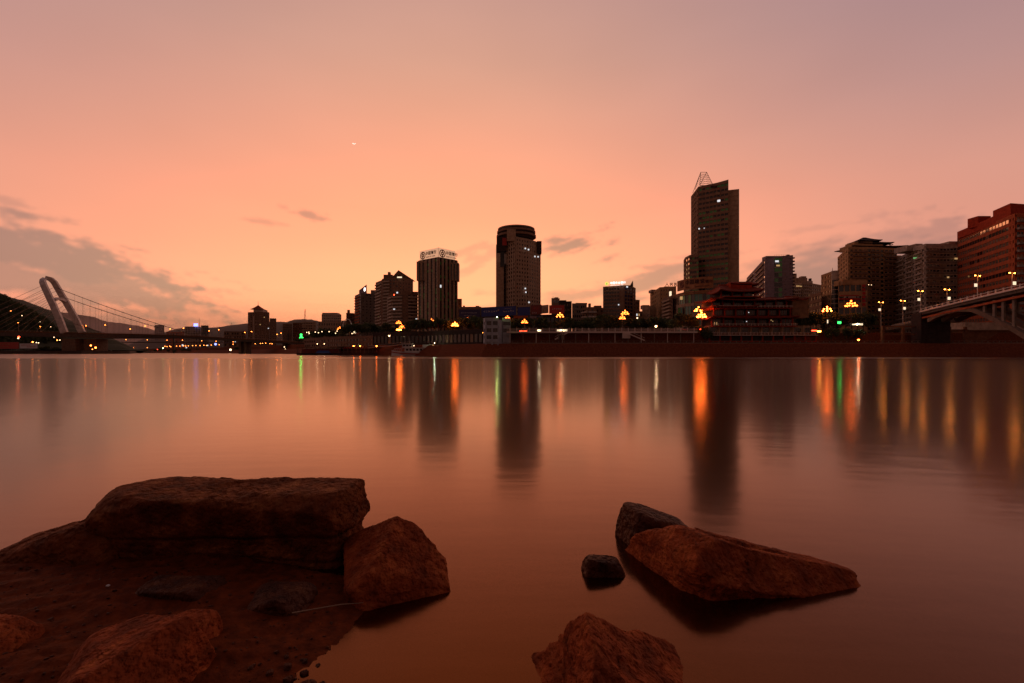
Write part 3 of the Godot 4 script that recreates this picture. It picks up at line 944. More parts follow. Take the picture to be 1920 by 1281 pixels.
# A board between two points of its lower edge: panel, frame and posts are parts of one thing.
func board(called: String, label: String, a: Vector3, b: Vector3, high: float, m: Material, posts := 0.0, cat := "billboard", frame := "steel") -> Node3D:
	var n := thing(called, label, cat, a - Vector3(0, posts, 0))
	var T := face_between(Vector3(0, posts, 0), b - a + Vector3(0, posts, 0))
	var w := (b - a).length()
	T = Transform3D(Basis((b - a).normalized(), Vector3.UP, (b - a).normalized().cross(Vector3.UP).normalized()), Vector3(0, posts, 0))
	var st := new_st()
	box(st, T * Vector3(w * 0.5, high * 0.5, -0.1), Vector3(w, high, 0.2), T.basis)
	part("panel", st, m, n)
	var fs := new_st()
	var t := maxf(0.12, high * 0.03)
	box(fs, T * Vector3(w * 0.5, -t * 0.5, -0.08), Vector3(w + 2 * t, t, 0.36), T.basis)
	box(fs, T * Vector3(w * 0.5, high + t * 0.5, -0.08), Vector3(w + 2 * t, t, 0.36), T.basis)
	box(fs, T * Vector3(-t * 0.5, high * 0.5, -0.08), Vector3(t, high, 0.36), T.basis)
	box(fs, T * Vector3(w + t * 0.5, high * 0.5, -0.08), Vector3(t, high, 0.36), T.basis)
	part("frame", fs, M[frame], n)
	if posts > 0.0:
		for i in maxi(2, int(w / 5.0)):
			var k := maxi(2, int(w / 5.0))
			var ps := new_st()
			box(ps, T * Vector3(w * (i + 0.5) / k, -posts * 0.5 - t, -0.3), Vector3(0.3, posts, 0.3), T.basis)
			part("post", ps, M.steel, n)
	n.set_meta("w", w)
	n.set_meta("t", T)
	return n

# A pitched or hipped roof over a rectangle in n's own axes, eaves turned up at the corners.
func hip_roof(st: SurfaceTool, c: Vector3, w: float, d: float, h: float, ridge: float, lift := 0.0, thick := 0.35) -> void:
	var e := [Vector3(-w / 2, lift, d / 2), Vector3(w / 2, lift, d / 2), Vector3(w / 2, lift, -d / 2), Vector3(-w / 2, lift, -d / 2)]
	var r0 := Vector3(-ridge / 2, h, 0)
	var r1 := Vector3(ridge / 2, h, 0)
	var sags := 8
	for side in 4:
		var a: Vector3 = e[side]
		var b: Vector3 = e[(side + 1) % 4]
		var ra: Vector3 = [r0, r1, r1, r0][side]
		var rb: Vector3 = [r1, r1, r0, r0][side]
		for i in sags:
			var t0 := float(i) / sags
			var t1 := float(i + 1) / sags
			for j in 4:
				var v0 := float(j) / 4
				var v1 := float(j + 1) / 4
				var P := func(t: float, v: float) -> Vector3:
					var lo := a.lerp(b, t)
					lo.y = lift * pow(absf(t * 2.0 - 1.0), 3.0)
					var hi := ra.lerp(rb, t)
					var p := lo.lerp(hi, v)
					p.y = lo.y + (hi.y - lo.y) * pow(v, 1.35)
					return c + p
				quad(st, P.call(t0, v0), P.call(t0, v1), P.call(t1, v1), P.call(t1, v0))
			var l0 := a.lerp(b, t0)
			var l1 := a.lerp(b, t1)
			l0.y = lift * pow(absf(t0 * 2.0 - 1.0), 3.0)
			l1.y = lift * pow(absf(t1 * 2.0 - 1.0), 3.0)
			var dn := Vector3(0, -thick, 0)
			quad(st, c + l0 + dn, c + l0, c + l1, c + l1 + dn)
			quad(st, c + l0 * 0.8 + dn * Vector3(1, 1, 1), c + l0 + dn, c + l1 + dn, c + l1 * 0.8 + dn)

func build_city_left():
	# far blocks beyond the left bridge
	var fs := {"fl": 9, "b": 4, "ww": 0.6, "wh": 0.5, "lit": 0.0}
	tower("apartment_tower", "lone grey tower block standing before the far hill behind the suspension cables", [[290, 1500], [308, 1500]], 610, 0, 6.0, 30.0, "grey", [{"fl": 14, "b": 5, "lit": 0.0}])
	tower("apartment_block", "low far block with a red roof light behind the bridge deck", [[312, 1300], [345, 1310]], 623, 0, 6.0, 30.0, "brick", [{"fl": 5, "b": 6, "lit": 0.03}])
	var n := tower("office_block", "far pale block with a blue lit screen on its roof", [[347, 1200], [376, 1205]], 613, 0, 6.0, 25.0, "pale", [{"fl": 12, "b": 6, "lit": 0.02}])
	var sp := board("roof_screen", "small glowing blue screen on the far pale block", at(363, 612, 1199), at(371, 612, 1199), 7.0, M.lamp_blue, 0.6, "screen")
	mast(n, 374, 1202, 614, 597, 0.5)
	tower("office_block", "far dark-topped block beside the blue screen block", [[377, 1180], [391, 1182]], 611, 0, 6.0, 25.0, "grey", [{"fl": 12, "b": 4, "ww": 0.7, "lit": 0.02}])
	tower("warehouse", "far low brown block under the wooded ridge with a pylon", [[420, 1150], [462, 1150]], 622, 0, 6.0, 25.0, "brown", [{"fl": 5, "b": 9, "lit": 0.02}])
	var py := thing("power_pylon", "lattice power pylon on the far ridge", "pylon", at(434, 615, 1600))
	var ps := new_st()
	for sx in [-1, 1]:
		bar(ps, Vector3(sx * 3.5, 0, 0), Vector3(sx * 0.8, 14, 0), 0.5, 0.5)
		bar(ps, Vector3(sx * 0.8, 14, 0), Vector3(sx * 0.4, 16, 0), 0.5, 0.5)
	for yy in [9.0, 13.0]:
		box(ps, Vector3(0, yy, 0.4), Vector3(9, 0.5, 0.5))
	part("frame", ps, M.steel, py)
	# tower with a pyramid roof
	n = tower("apartment_tower", "tall brown apartment tower with a red pyramid roof and spire", [[465, 752], [482, 744], [505, 750]], 586, 1, 6.0, 22.0, "brown", [{"fl": 20, "b": 4, "ww": 0.5, "lit": 0.01}, {"fl": 20, "b": 6, "ww": 0.5, "wh": 0.45, "lit": 0.015, "glass": ["glass_dark", "glass_brown", "curtain"]}])
	hut_px(n, 475, 493, 752, 14.0, 587, 580.5, "pale", "lantern_storey")
	var rs := new_st()
	hip_roof(rs, at(484, 580.5, 759) - n.position, 17.0, 17.0, 7.0, 0.5)
	part("roof", rs, M.rooftile, n)
	mast(n, 484, 759, 573, 564, 0.3)
	for x in [476, 488, 497]:
		hut_px(n, x - 1.6, x + 1.6, 748.0 if x > 480 else 746.0, 1.0, 636, 592, "pale", "pilaster")
	tower("apartment_block", "stepped lower block attached beside the pyramid-roofed tower", [[505.5, 752], [518, 756]], 598, 0, 6.0, 20.0, "brown", [{"fl": 15, "b": 4, "ww": 0.6, "lit": 0.02}])
	tower("apartment_block", "plain brown block with fine window rows beyond the bridge end", [[530, 900], [548, 900]], 608, 0, 6.0, 20.0, "brown", [{"fl": 12, "b": 7, "lit": 0.0}])
	tower("apartment_block", "brown block with a flat roof next to a tall antenna mast", [[549, 880], [566, 884]], 606, 0, 6.0, 20.0, "sandstone", [{"fl": 12, "b": 6, "lit": 0.0}])
	tower("apartment_block", "pale striped block between the antenna mast and the arched hall", [[566, 930], [592, 934]], 604, 0, 6.0, 20.0, "tan", [{"fl": 11, "b": 8, "lit": 0.0, "ww": 0.7, "wh": 0.4}])
	var am := thing("antenna_mast", "tall thin lattice antenna mast on the hill top", "mast", at(572, 604, 1500))
	var ms := new_st()
	for k in [[-1, 0], [1, 0], [0, 1]]:
		bar(ms, Vector3(k[0] * 3.0, 0, k[1] * 3.0), Vector3(k[0] * 0.7, 40, k[1] * 0.7), 0.6, 0.6)
	for i in 9:
		box(ms, Vector3(0, 3.0 + i * 4.2, 0), Vector3(5.2 - i * 0.5, 0.4, 0.4))
	part("frame", ms, M.steel, am)
	n = tower("hall_building", "broad brown hall with a big arched window", [[597, 820], [661, 826]], 604, 0, 6.0, 25.0, "tan", [{"fl": 6, "b": 14, "ww": 0.5, "lit": 0.02}])
	var ar := new_st()
	var T := face_between(at(604, 620, 818) - n.position, at(616, 620, 818.6) - n.position)
	ring_strokes(ar, T, Vector2(5.4, 0.5), 5.2, 1.2, 1.0, 0.0, PI, 12)
	part("arch_moulding", ar, M.pale, n)
	n = tower("office_block", "pale stepped office block with a flat-roofed top", [[603, 860], [640, 866]], 590, 0, 6.0, 25.0, "pale", [{"fl": 14, "b": 10, "ww": 0.7, "wh": 0.4, "lit": 0.0}])
	hut_px(n, 604, 632, 868, 14, 591, 586.5, "pale")
	tower("apartment_block", "grey wing with close rows of dark windows at the foot of the stepped office block", [[640.5, 840], [650, 842]], 602, 0, 6.0, 20.0, "grey", [{"fl": 10, "b": 3, "lit": 0.0}])
	# the cluster on the river bend
	n = tower("apartment_block", "narrow dark block with a thin chimney beside the block with the lit roof sign", [[649, 545], [667, 552]], 588, 0, 9.0, 14.0, "brown", [{"fl": 13, "b": 5, "lit": 0.01}])
	hut_px(n, 651, 654.5, 548, 3, 588, 581, "brown", "chimney")
	n = tower("apartment_tower", "slab tower with a lit roof sign and balconied flank", [[666, 545], [677, 520], [705, 528]], 551, 1, 9.0, 14.0, "grey", [
		{"fl": 18, "b": 3, "bal": [[0.1, 0.9]], "bmat": "brick", "lit": 0.01}, {"fl": 18, "b": 4, "ww": 0.3, "wh": 0.4, "lit": 0.0}])
	hut_px(n, 695, 705, 534, 6, 551, 544, "grey")
	# its roof sign
	var sg := board("roof_sign", "tall lit white and purple sign on the slab tower roof", at(673.5, 560, 530), at(687, 550, 519), 9.0, M.mauve, 0.0, "sign", "pale")
	var sw: float = sg.get_meta("w")
	var ss := new_st()
	T = sg.get_meta("t")
	ring_strokes(ss, T, Vector2(sw * 0.78, 5.4), 1.2, 1.5, 0.25, 0.0, TAU, 14)
	part("logo", ss, M.sign_white, sg)
	# gabled twin block
	n = tower("apartment_tower", "tall brown apartment tower under a pointed gable with a lit strip", [[705, 505], [716, 488], [718, 478], [748, 470], [774, 482]], 522, 3, 9.0, 22.0, "brown", [
		{"fl": 21, "b": 2, "bal": [[0.05, 0.95]], "lit": 0.01}, {"fl": 21, "b": 1, "lit": 0.0}, {"fl": 21, "b": 5, "bal": [[0.05, 0.45]], "lit": 0.012}, {"fl": 21, "b": 5, "ww": 0.35, "wh": 0.4, "lit": 0.008}])
	var gs := new_st()
	var ga := at(733, 522, 474) - n.position
	var gb := at(774, 522, 482) - n.position
	var gc := at(747, 506.5, 470) - n.position
	var gk := Vector3(0, 0, -14)
	gc.y = at(747, 506.5, 470).y - n.position.y
	gb.y = ga.y
	tri(gs, ga, gc, gb)
	quad(gs, ga + gk, gc + gk, gc, ga)
	quad(gs, gb, gc, gc + gk, gb + gk)
	tri(gs, gb + gk, gc + gk, ga + gk)
	part("gable", gs, M.brown, n)
	hut_px(n, 719, 735, 482, 8, 523, 515, "brown")
	hut_px(n, 727, 731, 484, 4, 515, 510, "brown", "water_tank")
	put("lit_strip", box_mesh(Vector3(4.6, 1.2, 0.3)), M.lightbox, n, at(749, 520, 467.5) - n.position)
	# rounded balcony block
	n = tower("apartment_block", "mid-rise block with pale rounded balcony bands on both sides of a blank pier", [[729, 446], [737, 434], [755, 430], [765, 430], [783, 434]], 552, 2, 9.0, 18.0, "brown", [
		{"fl": 15, "b": 2, "bal": [[0.0, 1.0]], "bmat": "pale", "lit": 0.02}, {"fl": 15, "b": 4, "bal": [[0.0, 1.0]], "bmat": "pale", "lit": 0.02, "wh": 0.6, "ww": 0.8}, {"fl": 15, "b": 2, "ww": 0.3, "wh": 0.35, "lit": 0.0}, {"fl": 15, "b": 4, "bal": [[0.0, 1.0]], "bmat": "pale", "lit": 0.03, "wh": 0.6, "ww": 0.8}])
	hut_px(n, 754, 769, 434, 7, 552, 545, "brown")
	hut_px(n, 771, 783, 440, 7, 552, 547, "brown")
	put("red_lamp", box_mesh(Vector3(0.9, 0.9, 0.3)), M.lamp_red, n, at(739, 553, 433) - n.position)
	# bank tower with the corner sign
	var d0 := 398.0
	var vs := {"fl": 26, "b": 5, "ww": 0.5, "wh": 0.82, "dp": 0.25, "pd": 0.8, "lit": 0.012, "glass": ["glass_dark", "glass_dark", "glass_brown", "glass_dark", "glass_green"]}
	n = tower("bank_tower", "tall bank tower of vertical ribs turned corner-on, a two-sided sign on its roof", [[785, d0 + 16], [822, d0], [857, d0 + 15]], 484, 1, 9.0, 22.0, "tan", [vs, vs], {"band": "dark"})
	# wider shoulders of the upper storeys
	for k in [[781, 803, 490.5, 526, d0 + 9.5], [842, 859.5, 492.5, 526, d0 + 9.0]]:
		var sh := hut_px(n, k[0], k[1], k[4], 9.0, k[3], k[2], "tan", "shoulder")
		for i in 3:
			hut_px(n, k[0] + (i + 0.6) * (k[1] - k[0]) / 3.2 , k[0] + (i + 0.95) * (k[1] - k[0]) / 3.2, k[4] - 0.3, 0.5, k[3] - 1, k[2] + 2, "glass_dark", "window")
	for k in [[793, 804, 494, 546, d0 + 10.2], [807, 810, 500, 548, d0 + 4.6]]:
		pass
	var bs := thing("roof_sign", "two-sided pale rooftop sign with round emblems on the ribbed bank tower", "sign", at(822, 484, d0))
	var gpanel := glow("sign_panel_lit", [1.0, 0.55, 0.32], 0.55)
	var ends := [[at(787, 490, d0 + 15), at(822, 484, d0), 17.0 / F * d0], [at(822, 484, d0), at(853.5, 490, d0 + 14), 17.0 / F * d0]]
	for i in 2:
		var a: Vector3 = ends[i][0] - bs.position
		var b: Vector3 = ends[i][1] - bs.position
		a.y = 0.6
		b.y = 0.6
		T = face_between(a, b)
		var w := (b - a).length()
		var pn := new_st()
		box(pn, T * Vector3(w * 0.5, 4.0, 0), Vector3(w, 8.0, 0.1), T.basis)
		part("panel", pn, gpanel, bs)
		var fr := new_st()
		for q in 9:
			box(fr, T * Vector3(w * q / 8.0, 4.0, -0.2), Vector3(0.14, 8.2, 0.14), T.basis)
		for q in 5:
			box(fr, T * Vector3(w * 0.5, 8.1 * q / 4.0, -0.38), Vector3(w, 0.14, 0.14), T.basis)
		for q in 4:
			box(fr, T * Vector3(w * (q + 0.5) / 4.0, -1.2, -0.6), Vector3(0.25, 3.0, 0.25), T.basis)
		part("lattice", fr, M.cable, bs)
		var lg := new_st()
		var c := Vector2(4.2, 3.8)
		ring_strokes(lg, T, c, 2.9, 0.75, 0.25)
		strokes(lg, T, [32, 29.5, 52, 29.5, 32, 46.5, 52, 46.5, 32, 29.5, 32, 46.5, 52, 29.5, 52, 46.5, 42, 8, 42, 29.5, 42, 46.5, 42, 68], 0, 0, 1.0, 0.7, 0.3)
		part("emblem", lg, M.logo_red, bs)
		letters(bs, T, ["zhong", "guo", "yin", "hang"], 7.9, 3.6, 2.9, 3.4, M.ink, 0.12, 0.2)
		latin(bs, T, "BANK OF CHINA", 8.2, 1.9, 1.3, M.ink)
	tower("apartment_block", "sliver of a pale block showing behind the ribbed bank tower", [[857, 470], [866, 470]], 562, 0, 9.0, 14.0, "orange", [{"fl": 15, "b": 3, "lit": 0.0}])

func build_city_middle():
	var n := tower("shop_block", "low dark flat-roofed shop block behind the purple lettered billboard", [[859, 340], [902, 338]], 578, 0, 10.0, 14.0, "brown", [{"fl": 6, "b": 9, "lit": 0.01}])
	hut_px(n, 868, 871, 344, 3, 578, 573, "brown")
	hut_px(n, 892, 898, 344, 5, 578, 573.5, "brown")
	var b := board("billboard", "dark purple billboard with two rows of small letters on the low shop block", at(861, 597, 336), at(900, 597, 334), 6.0, M.board_navy)
	var T: Transform3D = b.get_meta("t")
	scribble(b, T, 1.2, 3.4, 0.85, 12, M.board_text, 5)
	scribble(b, T, 3.0, 1.5, 0.85, 9, M.board_text, 6)
	b = board("billboard", "long dark blue billboard with a woman's portrait and pale letters", at(902.5, 594, 330), at(967.5, 591, 326), 6.2, M.board_blue)
	T = b.get_meta("t")
	scribble(b, T, 1.4, 2.6, 1.5, 6, M.board_text, 8)
	scribble(b, T, 15.2, 2.2, 1.4, 5, M.board_text, 9)
	scribble(b, T, 16.0, 4.6, 0.6, 8, M.board_text, 10)
	var pf := new_st()
	ball(pf, T * Vector3(12.0, 3.9, 0.02), 0.55, 6, 10, 1.25)
	prism(pf, [Vector2(T.origin.x + 10.9, T.origin.z), Vector2(T.origin.x + 13.1, T.origin.z), Vector2(T.origin.x + 13.1, T.origin.z + 0.2), Vector2(T.origin.x + 10.9, T.origin.z + 0.2)], T.origin.y + 0.4, T.origin.y + 2.4)
	part("portrait", pf, M.board_skin, b)
	board("billboard", "plain deep blue billboard beneath the round-topped tower", at(970.5, 592, 326), at(993.5, 591, 325), 5.6, M.board_blue)
	b = board("billboard", "dark red pictorial billboard with an orange panel", at(995, 590, 325), at(1015, 589, 324), 6.2, paint("board_wine", [0.16, 0.02, 0.015], 0.5))
	T = b.get_meta("t")
	scribble(b, T, 1.8, 3.2, 1.6, 2, M.board_red, 14)
	scribble(b, T, 0.8, 0.6, 1.0, 3, M.board_text, 15)
	b = board("billboard", "small tan pictorial billboard between two red ones", at(1015.8, 588, 324), at(1028, 587, 323), 5.4, M.tan)
	T = b.get_meta("t")
	scribble(b, T, 0.6, 0.8, 2.4, 1, M.orange, 16)
	b = board("billboard", "bright red billboard with faint lettering", at(1030, 588, 322), at(1058, 587.5, 320), 5.4, M.board_red)
	T = b.get_meta("t")
	scribble(b, T, 1.6, 2.4, 1.2, 5, M.board_text, 17)
	n = tower("shop_row", "dark shop row under the line of billboards", [[900, 333], [960, 330], [1062, 322]], 593.5, 1, 10.0, 10.0, "dark", [{"fl": 3, "b": 10, "ww": 0.7, "wh": 0.6, "lit": 0.03}, {"fl": 3, "b": 14, "ww": 0.7, "wh": 0.6, "lit": 0.03}])
	for k in [[1007, 1024, "board_blue"], [963, 990, "brick"], [993, 1006, "mauve"]]:
		hut_px(n, k[0], k[1], 325, 1.0, 597, 592.2, k[2], "awning")
	# round-topped tower
	n = tower("hotel_tower", "tall tower with a round drum on its roof and a grid of small dark windows", [[930, 404], [945, 396], [950, 392], [967, 380], [991, 388], [1013, 402]], 446, 3, 10.0, 18.0, "tan", [
		{}, {"fl": 26, "b": 2, "ww": 0.9, "wh": 0.9, "lit": 0.0, "glass": ["glass_dark"]}, {"fl": 26, "b": 4, "ww": 0.55, "wh": 0.6, "pd": 0.7, "lit": 0.0}, {"fl": 26, "b": 5, "ww": 0.42, "wh": 0.5, "lit": 0.03}, {"fl": 26, "b": 5, "ww": 0.42, "wh": 0.5, "lit": 0.03}])
	# drum
	var ds := new_st()
	var dc := at(968, 446, 398) - n.position
	var rr := 36.0 / F * 398.0
	tube(ds, dc + Vector3(0, -2, 0), dc + Vector3(0, 3.2, 0), rr * 0.86, rr * 0.90, 40)
	part("drum", ds, M.dark, n)
	for k in [[3.2, 1.0, 1.6], [-0.2, 1.03, 1.6], [6.0, 0.96, 1.0]]:
		var hs := new_st()
		tube(hs, dc + Vector3(0, k[0], 0), dc + Vector3(0, k[0] + k[2], 0), rr * k[1], rr * k[1], 40)
		part("drum_ring", hs, M.brown if k[0] < 5.0 else M.tan, n)
	var ws := new_st()
	tube(ws, dc + Vector3(0, 4.8, 0), dc + Vector3(0, 6.0, 0), rr * 0.9, rr * 0.9, 40)
	part("drum_window", ws, M.glass_dark, n)
	hut_px(n, 950.5, 967, 380.4, 4, 452, 430, "tan", "lift_shaft")
	hut_px(n, 931, 949, 388, 8, 471, 444, "dark", "shoulder")
	hut_px(n, 942, 950, 387.6, 1, 460, 446, "board_red", "red_panel")
	hut_px(n, 1007, 1015.5, 396, 6, 475, 452, "dark", "shoulder")
	hut_px(n, 930, 944.5, 390, 8, 577, 492, "tan", "blank_panel")
	hut_px(n, 938, 946, 389, 1, 500, 470, "glass_dark", "window")
	for k in [[1003, 481], [1009, 481.5], [985, 466], [991, 468], [986, 548], [985, 541], [992, 567]]:
		put("lit_window", box_mesh(Vector3(1.1, 1.1, 0.2)), M.window_white, n, at(k[0], k[1], 383.0 if k[0] < 990 else 394.0 if k[0] > 1000 else 387.0) - n.position)
	# low roofs right of it
	n = tower("apartment_block", "low pale house with a chimney and a sloping roof behind the red billboard", [[1034, 420], [1049, 422]], 561, 0, 10.0, 14.0, "tan", [{"fl": 9, "b": 4, "lit": 0.02}])
	mast(n, 1037, 421, 561, 556, 0.3)
	hut_px(n, 1040, 1047, 425, 5, 561, 557.5, "tan")
	n = tower("apartment_block", "dark old block with a staggered roof between the sloping house and curved terrace", [[1049.5, 405], [1072, 400]], 568, 0, 10.0, 14.0, "dark", [{"fl": 8, "b": 7, "lit": 0.012}])
	hut_px(n, 1050, 1062, 408, 8, 568, 563, "dark")
	n = tower("apartment_block", "grey block with pale parapet bands behind the trees", [[1072.5, 395], [1100, 398]], 571, 0, 10.0, 14.0, "grey", [{"fl": 8, "b": 7, "ww": 0.7, "lit": 0.01}])
	hut_px(n, 1080, 1101, 402, 7, 571, 568, "grey")
	n = tower("apartment_block", "curved terrace block with white balcony rows beside the green-logo bank", [[1093, 372], [1103, 366], [1118, 366], [1130, 372]], 578, 1, 10.0, 14.0, "brown", [{"fl": 7, "b": 2, "bal": [[0, 1]], "lit": 0.0}, {"fl": 7, "b": 3, "bal": [[0, 1]], "bmat": "white", "lit": 0.02}, {"fl": 7, "b": 3, "lit": 0.0}])
	hut_px(n, 1104, 1108, 374, 3, 578, 569, "brown")
	hut_px(n, 1115, 1128, 376, 5, 578, 573, "brown")
	# bank with the green logo
	n = tower("bank_block", "dark office block with a glowing white rooftop sign and green logo", [[1131, 372], [1162, 366], [1170, 365], [1186, 372], [1191, 380]], 540, 0, 10.0, 14.0, "brown", [
		{"fl": 15, "b": 6, "ww": 0.85, "wh": 0.6, "lit": 0.012, "glass": ["glass_dark", "glass_brown"]}, {}, {"fl": 15, "b": 3, "ww": 0.8, "wh": 0.7, "lit": 0.01, "glass": ["glass_dark", "glass_blue"]}, {"fl": 15, "b": 1, "ww": 0.4, "lit": 0.0}])
	hut_px(n, 1163, 1186, 368, 8, 540, 535, "brown")
	var fs := new_st()
	var fp := at(1181, 536, 367) - n.position
	prism(fs, [Vector2(fp.x, fp.z), Vector2(fp.x + 2.6, fp.z), Vector2(fp.x + 2.6, fp.z - 3), Vector2(fp.x, fp.z - 3)], fp.y - 0.5, fp.y)
	tri(fs, fp, fp + Vector3(2.4, 4.2, 0), fp + Vector3(2.6, 0, 0))
	tri(fs, fp + Vector3(2.6, 0, 0), fp + Vector3(2.4, 4.2, 0), fp + Vector3(2.6, 0, -3))
	tri(fs, fp + Vector3(2.6, 0, -3), fp + Vector3(2.4, 4.2, 0), fp)
	part("roof_fin", fs, M.dark, n)
	put("lit_window", box_mesh(Vector3(1.2, 1.0, 0.2)), M.window_white, n, at(1176, 538, 366) - n.position)
	put("lit_window", box_mesh(Vector3(0.9, 0.9, 0.2)), M.window_white, n, at(1160, 571.5, 364.8) - n.position)
	var sg := thing("roof_sign", "glowing white characters and green round logo on posts over the dark office block", "sign", at(1134, 539.5, 367))
	var p0 := Vector3(0, 0, 0)
	T = face_between(p0, Vector3(gx(1171, 363) - gx(1134, 367), 0, 4.0))
	var ls := new_st()
	ring_strokes(ls, T, Vector2(1.5, 3.0), 1.25, 0.45, 0.2, 0, TAU, 6)
	part("logo_ring", ls, M.sign_lime, sg)
	ls = new_st()
	box(ls, T * Vector3(1.5, 2.9, 0.1), Vector3(0.7, 1.4, 0.2), T.basis)
	box(ls, T * Vector3(1.5, 3.1, 0.12), Vector3(1.2, 0.4, 0.2), T.basis)
	part("logo_core", ls, M.sign_green, sg)
	letters(sg, T, ["zhong", "guo", "nong", "ye", "yin", "hang"], 4.0, 2.5, 1.75, 1.95, M.sign_white, 0.13, 0.15)
	latin(sg, T, "AGRICULTURAL BANK OF CHINA", 4.0, 1.6, 0.55, M.sign_white)
	for i in 6:
		var pz := new_st()
		box(pz, T * Vector3(1.0 + i * 2.8, 0.6, -0.2), Vector3(0.15, 1.8, 0.15), T.basis)
		part("post", pz, M.steel, sg)
	tower("apartment_block", "narrow dark block with a lit window just behind the green-logo bank", [[1191, 420], [1199, 422]], 564, 0, 10.0, 12.0, "brown", [{"fl": 9, "b": 3, "lit": 0.1}])
	tower("apartment_block", "low dark roofs between the green-logo bank and the small beige block", [[1192, 340], [1204, 341]], 586, 0, 10.0, 12.0, "brown", [{"fl": 6, "b": 3, "lit": 0.02}])
	n = tower("apartment_block", "small beige block with a blank front wall near the hospital", [[1204, 345], [1219, 343], [1230, 346]], 579, 1, 10.0, 12.0, "tan", [{"fl": 7, "b": 2, "ww": 0.3, "lit": 0.0}, {"fl": 7, "b": 2, "ww": 0.3, "lit": 0.02}])
	hut_px(n, 1205, 1218, 352, 6, 579, 572, "tan")
	hut_px(n, 1219, 1229, 355, 6, 579, 573.5, "tan")
	# hospital
	n = tower("hospital_block", "orange-lit hospital block with dark rooftop characters", [[1220, 395], [1238, 356], [1268, 352]], 541, 1, 10.0, 16.0, "ochre", [{"fl": 13, "b": 6, "ww": 0.45, "lit": 0.02}, {"fl": 13, "b": 6, "ww": 0.3, "wh": 0.4, "lit": 0.01}])
	hut_px(n, 1246, 1268, 358, 8, 541, 537.5, "ochre")
	hut_px(n, 1221.5, 1234, 380, 8, 548, 543, "pale")
	sg = thing("roof_sign", "dark free-standing hospital characters on the roof edge", "sign", at(1246, 537.5, 358))
	T = face_between(Vector3.ZERO, Vector3(10, 0, 0.5))
	letters(sg, T, ["ren", "min", "yi", "yuan"], 0.6, 0.3, 2.5, 3.1, M.ink, 0.13, 0.15)
	var rl := new_st()
	box(rl, T * Vector3(6.3, 0.1, 0), Vector3(13, 0.14, 0.14), T.basis)
	part("rail", rl, M.steel, sg)
	n = tower("apartment_block", "dark balconied flank between hospital and curved bank podium", [[1244, 335], [1262, 312]], 556, 1, 10.0, 14.0, "brown", [{"fl": 12, "b": 6, "bal": [[0.1, 0.9]], "bmat": "tan", "lit": 0.02}])

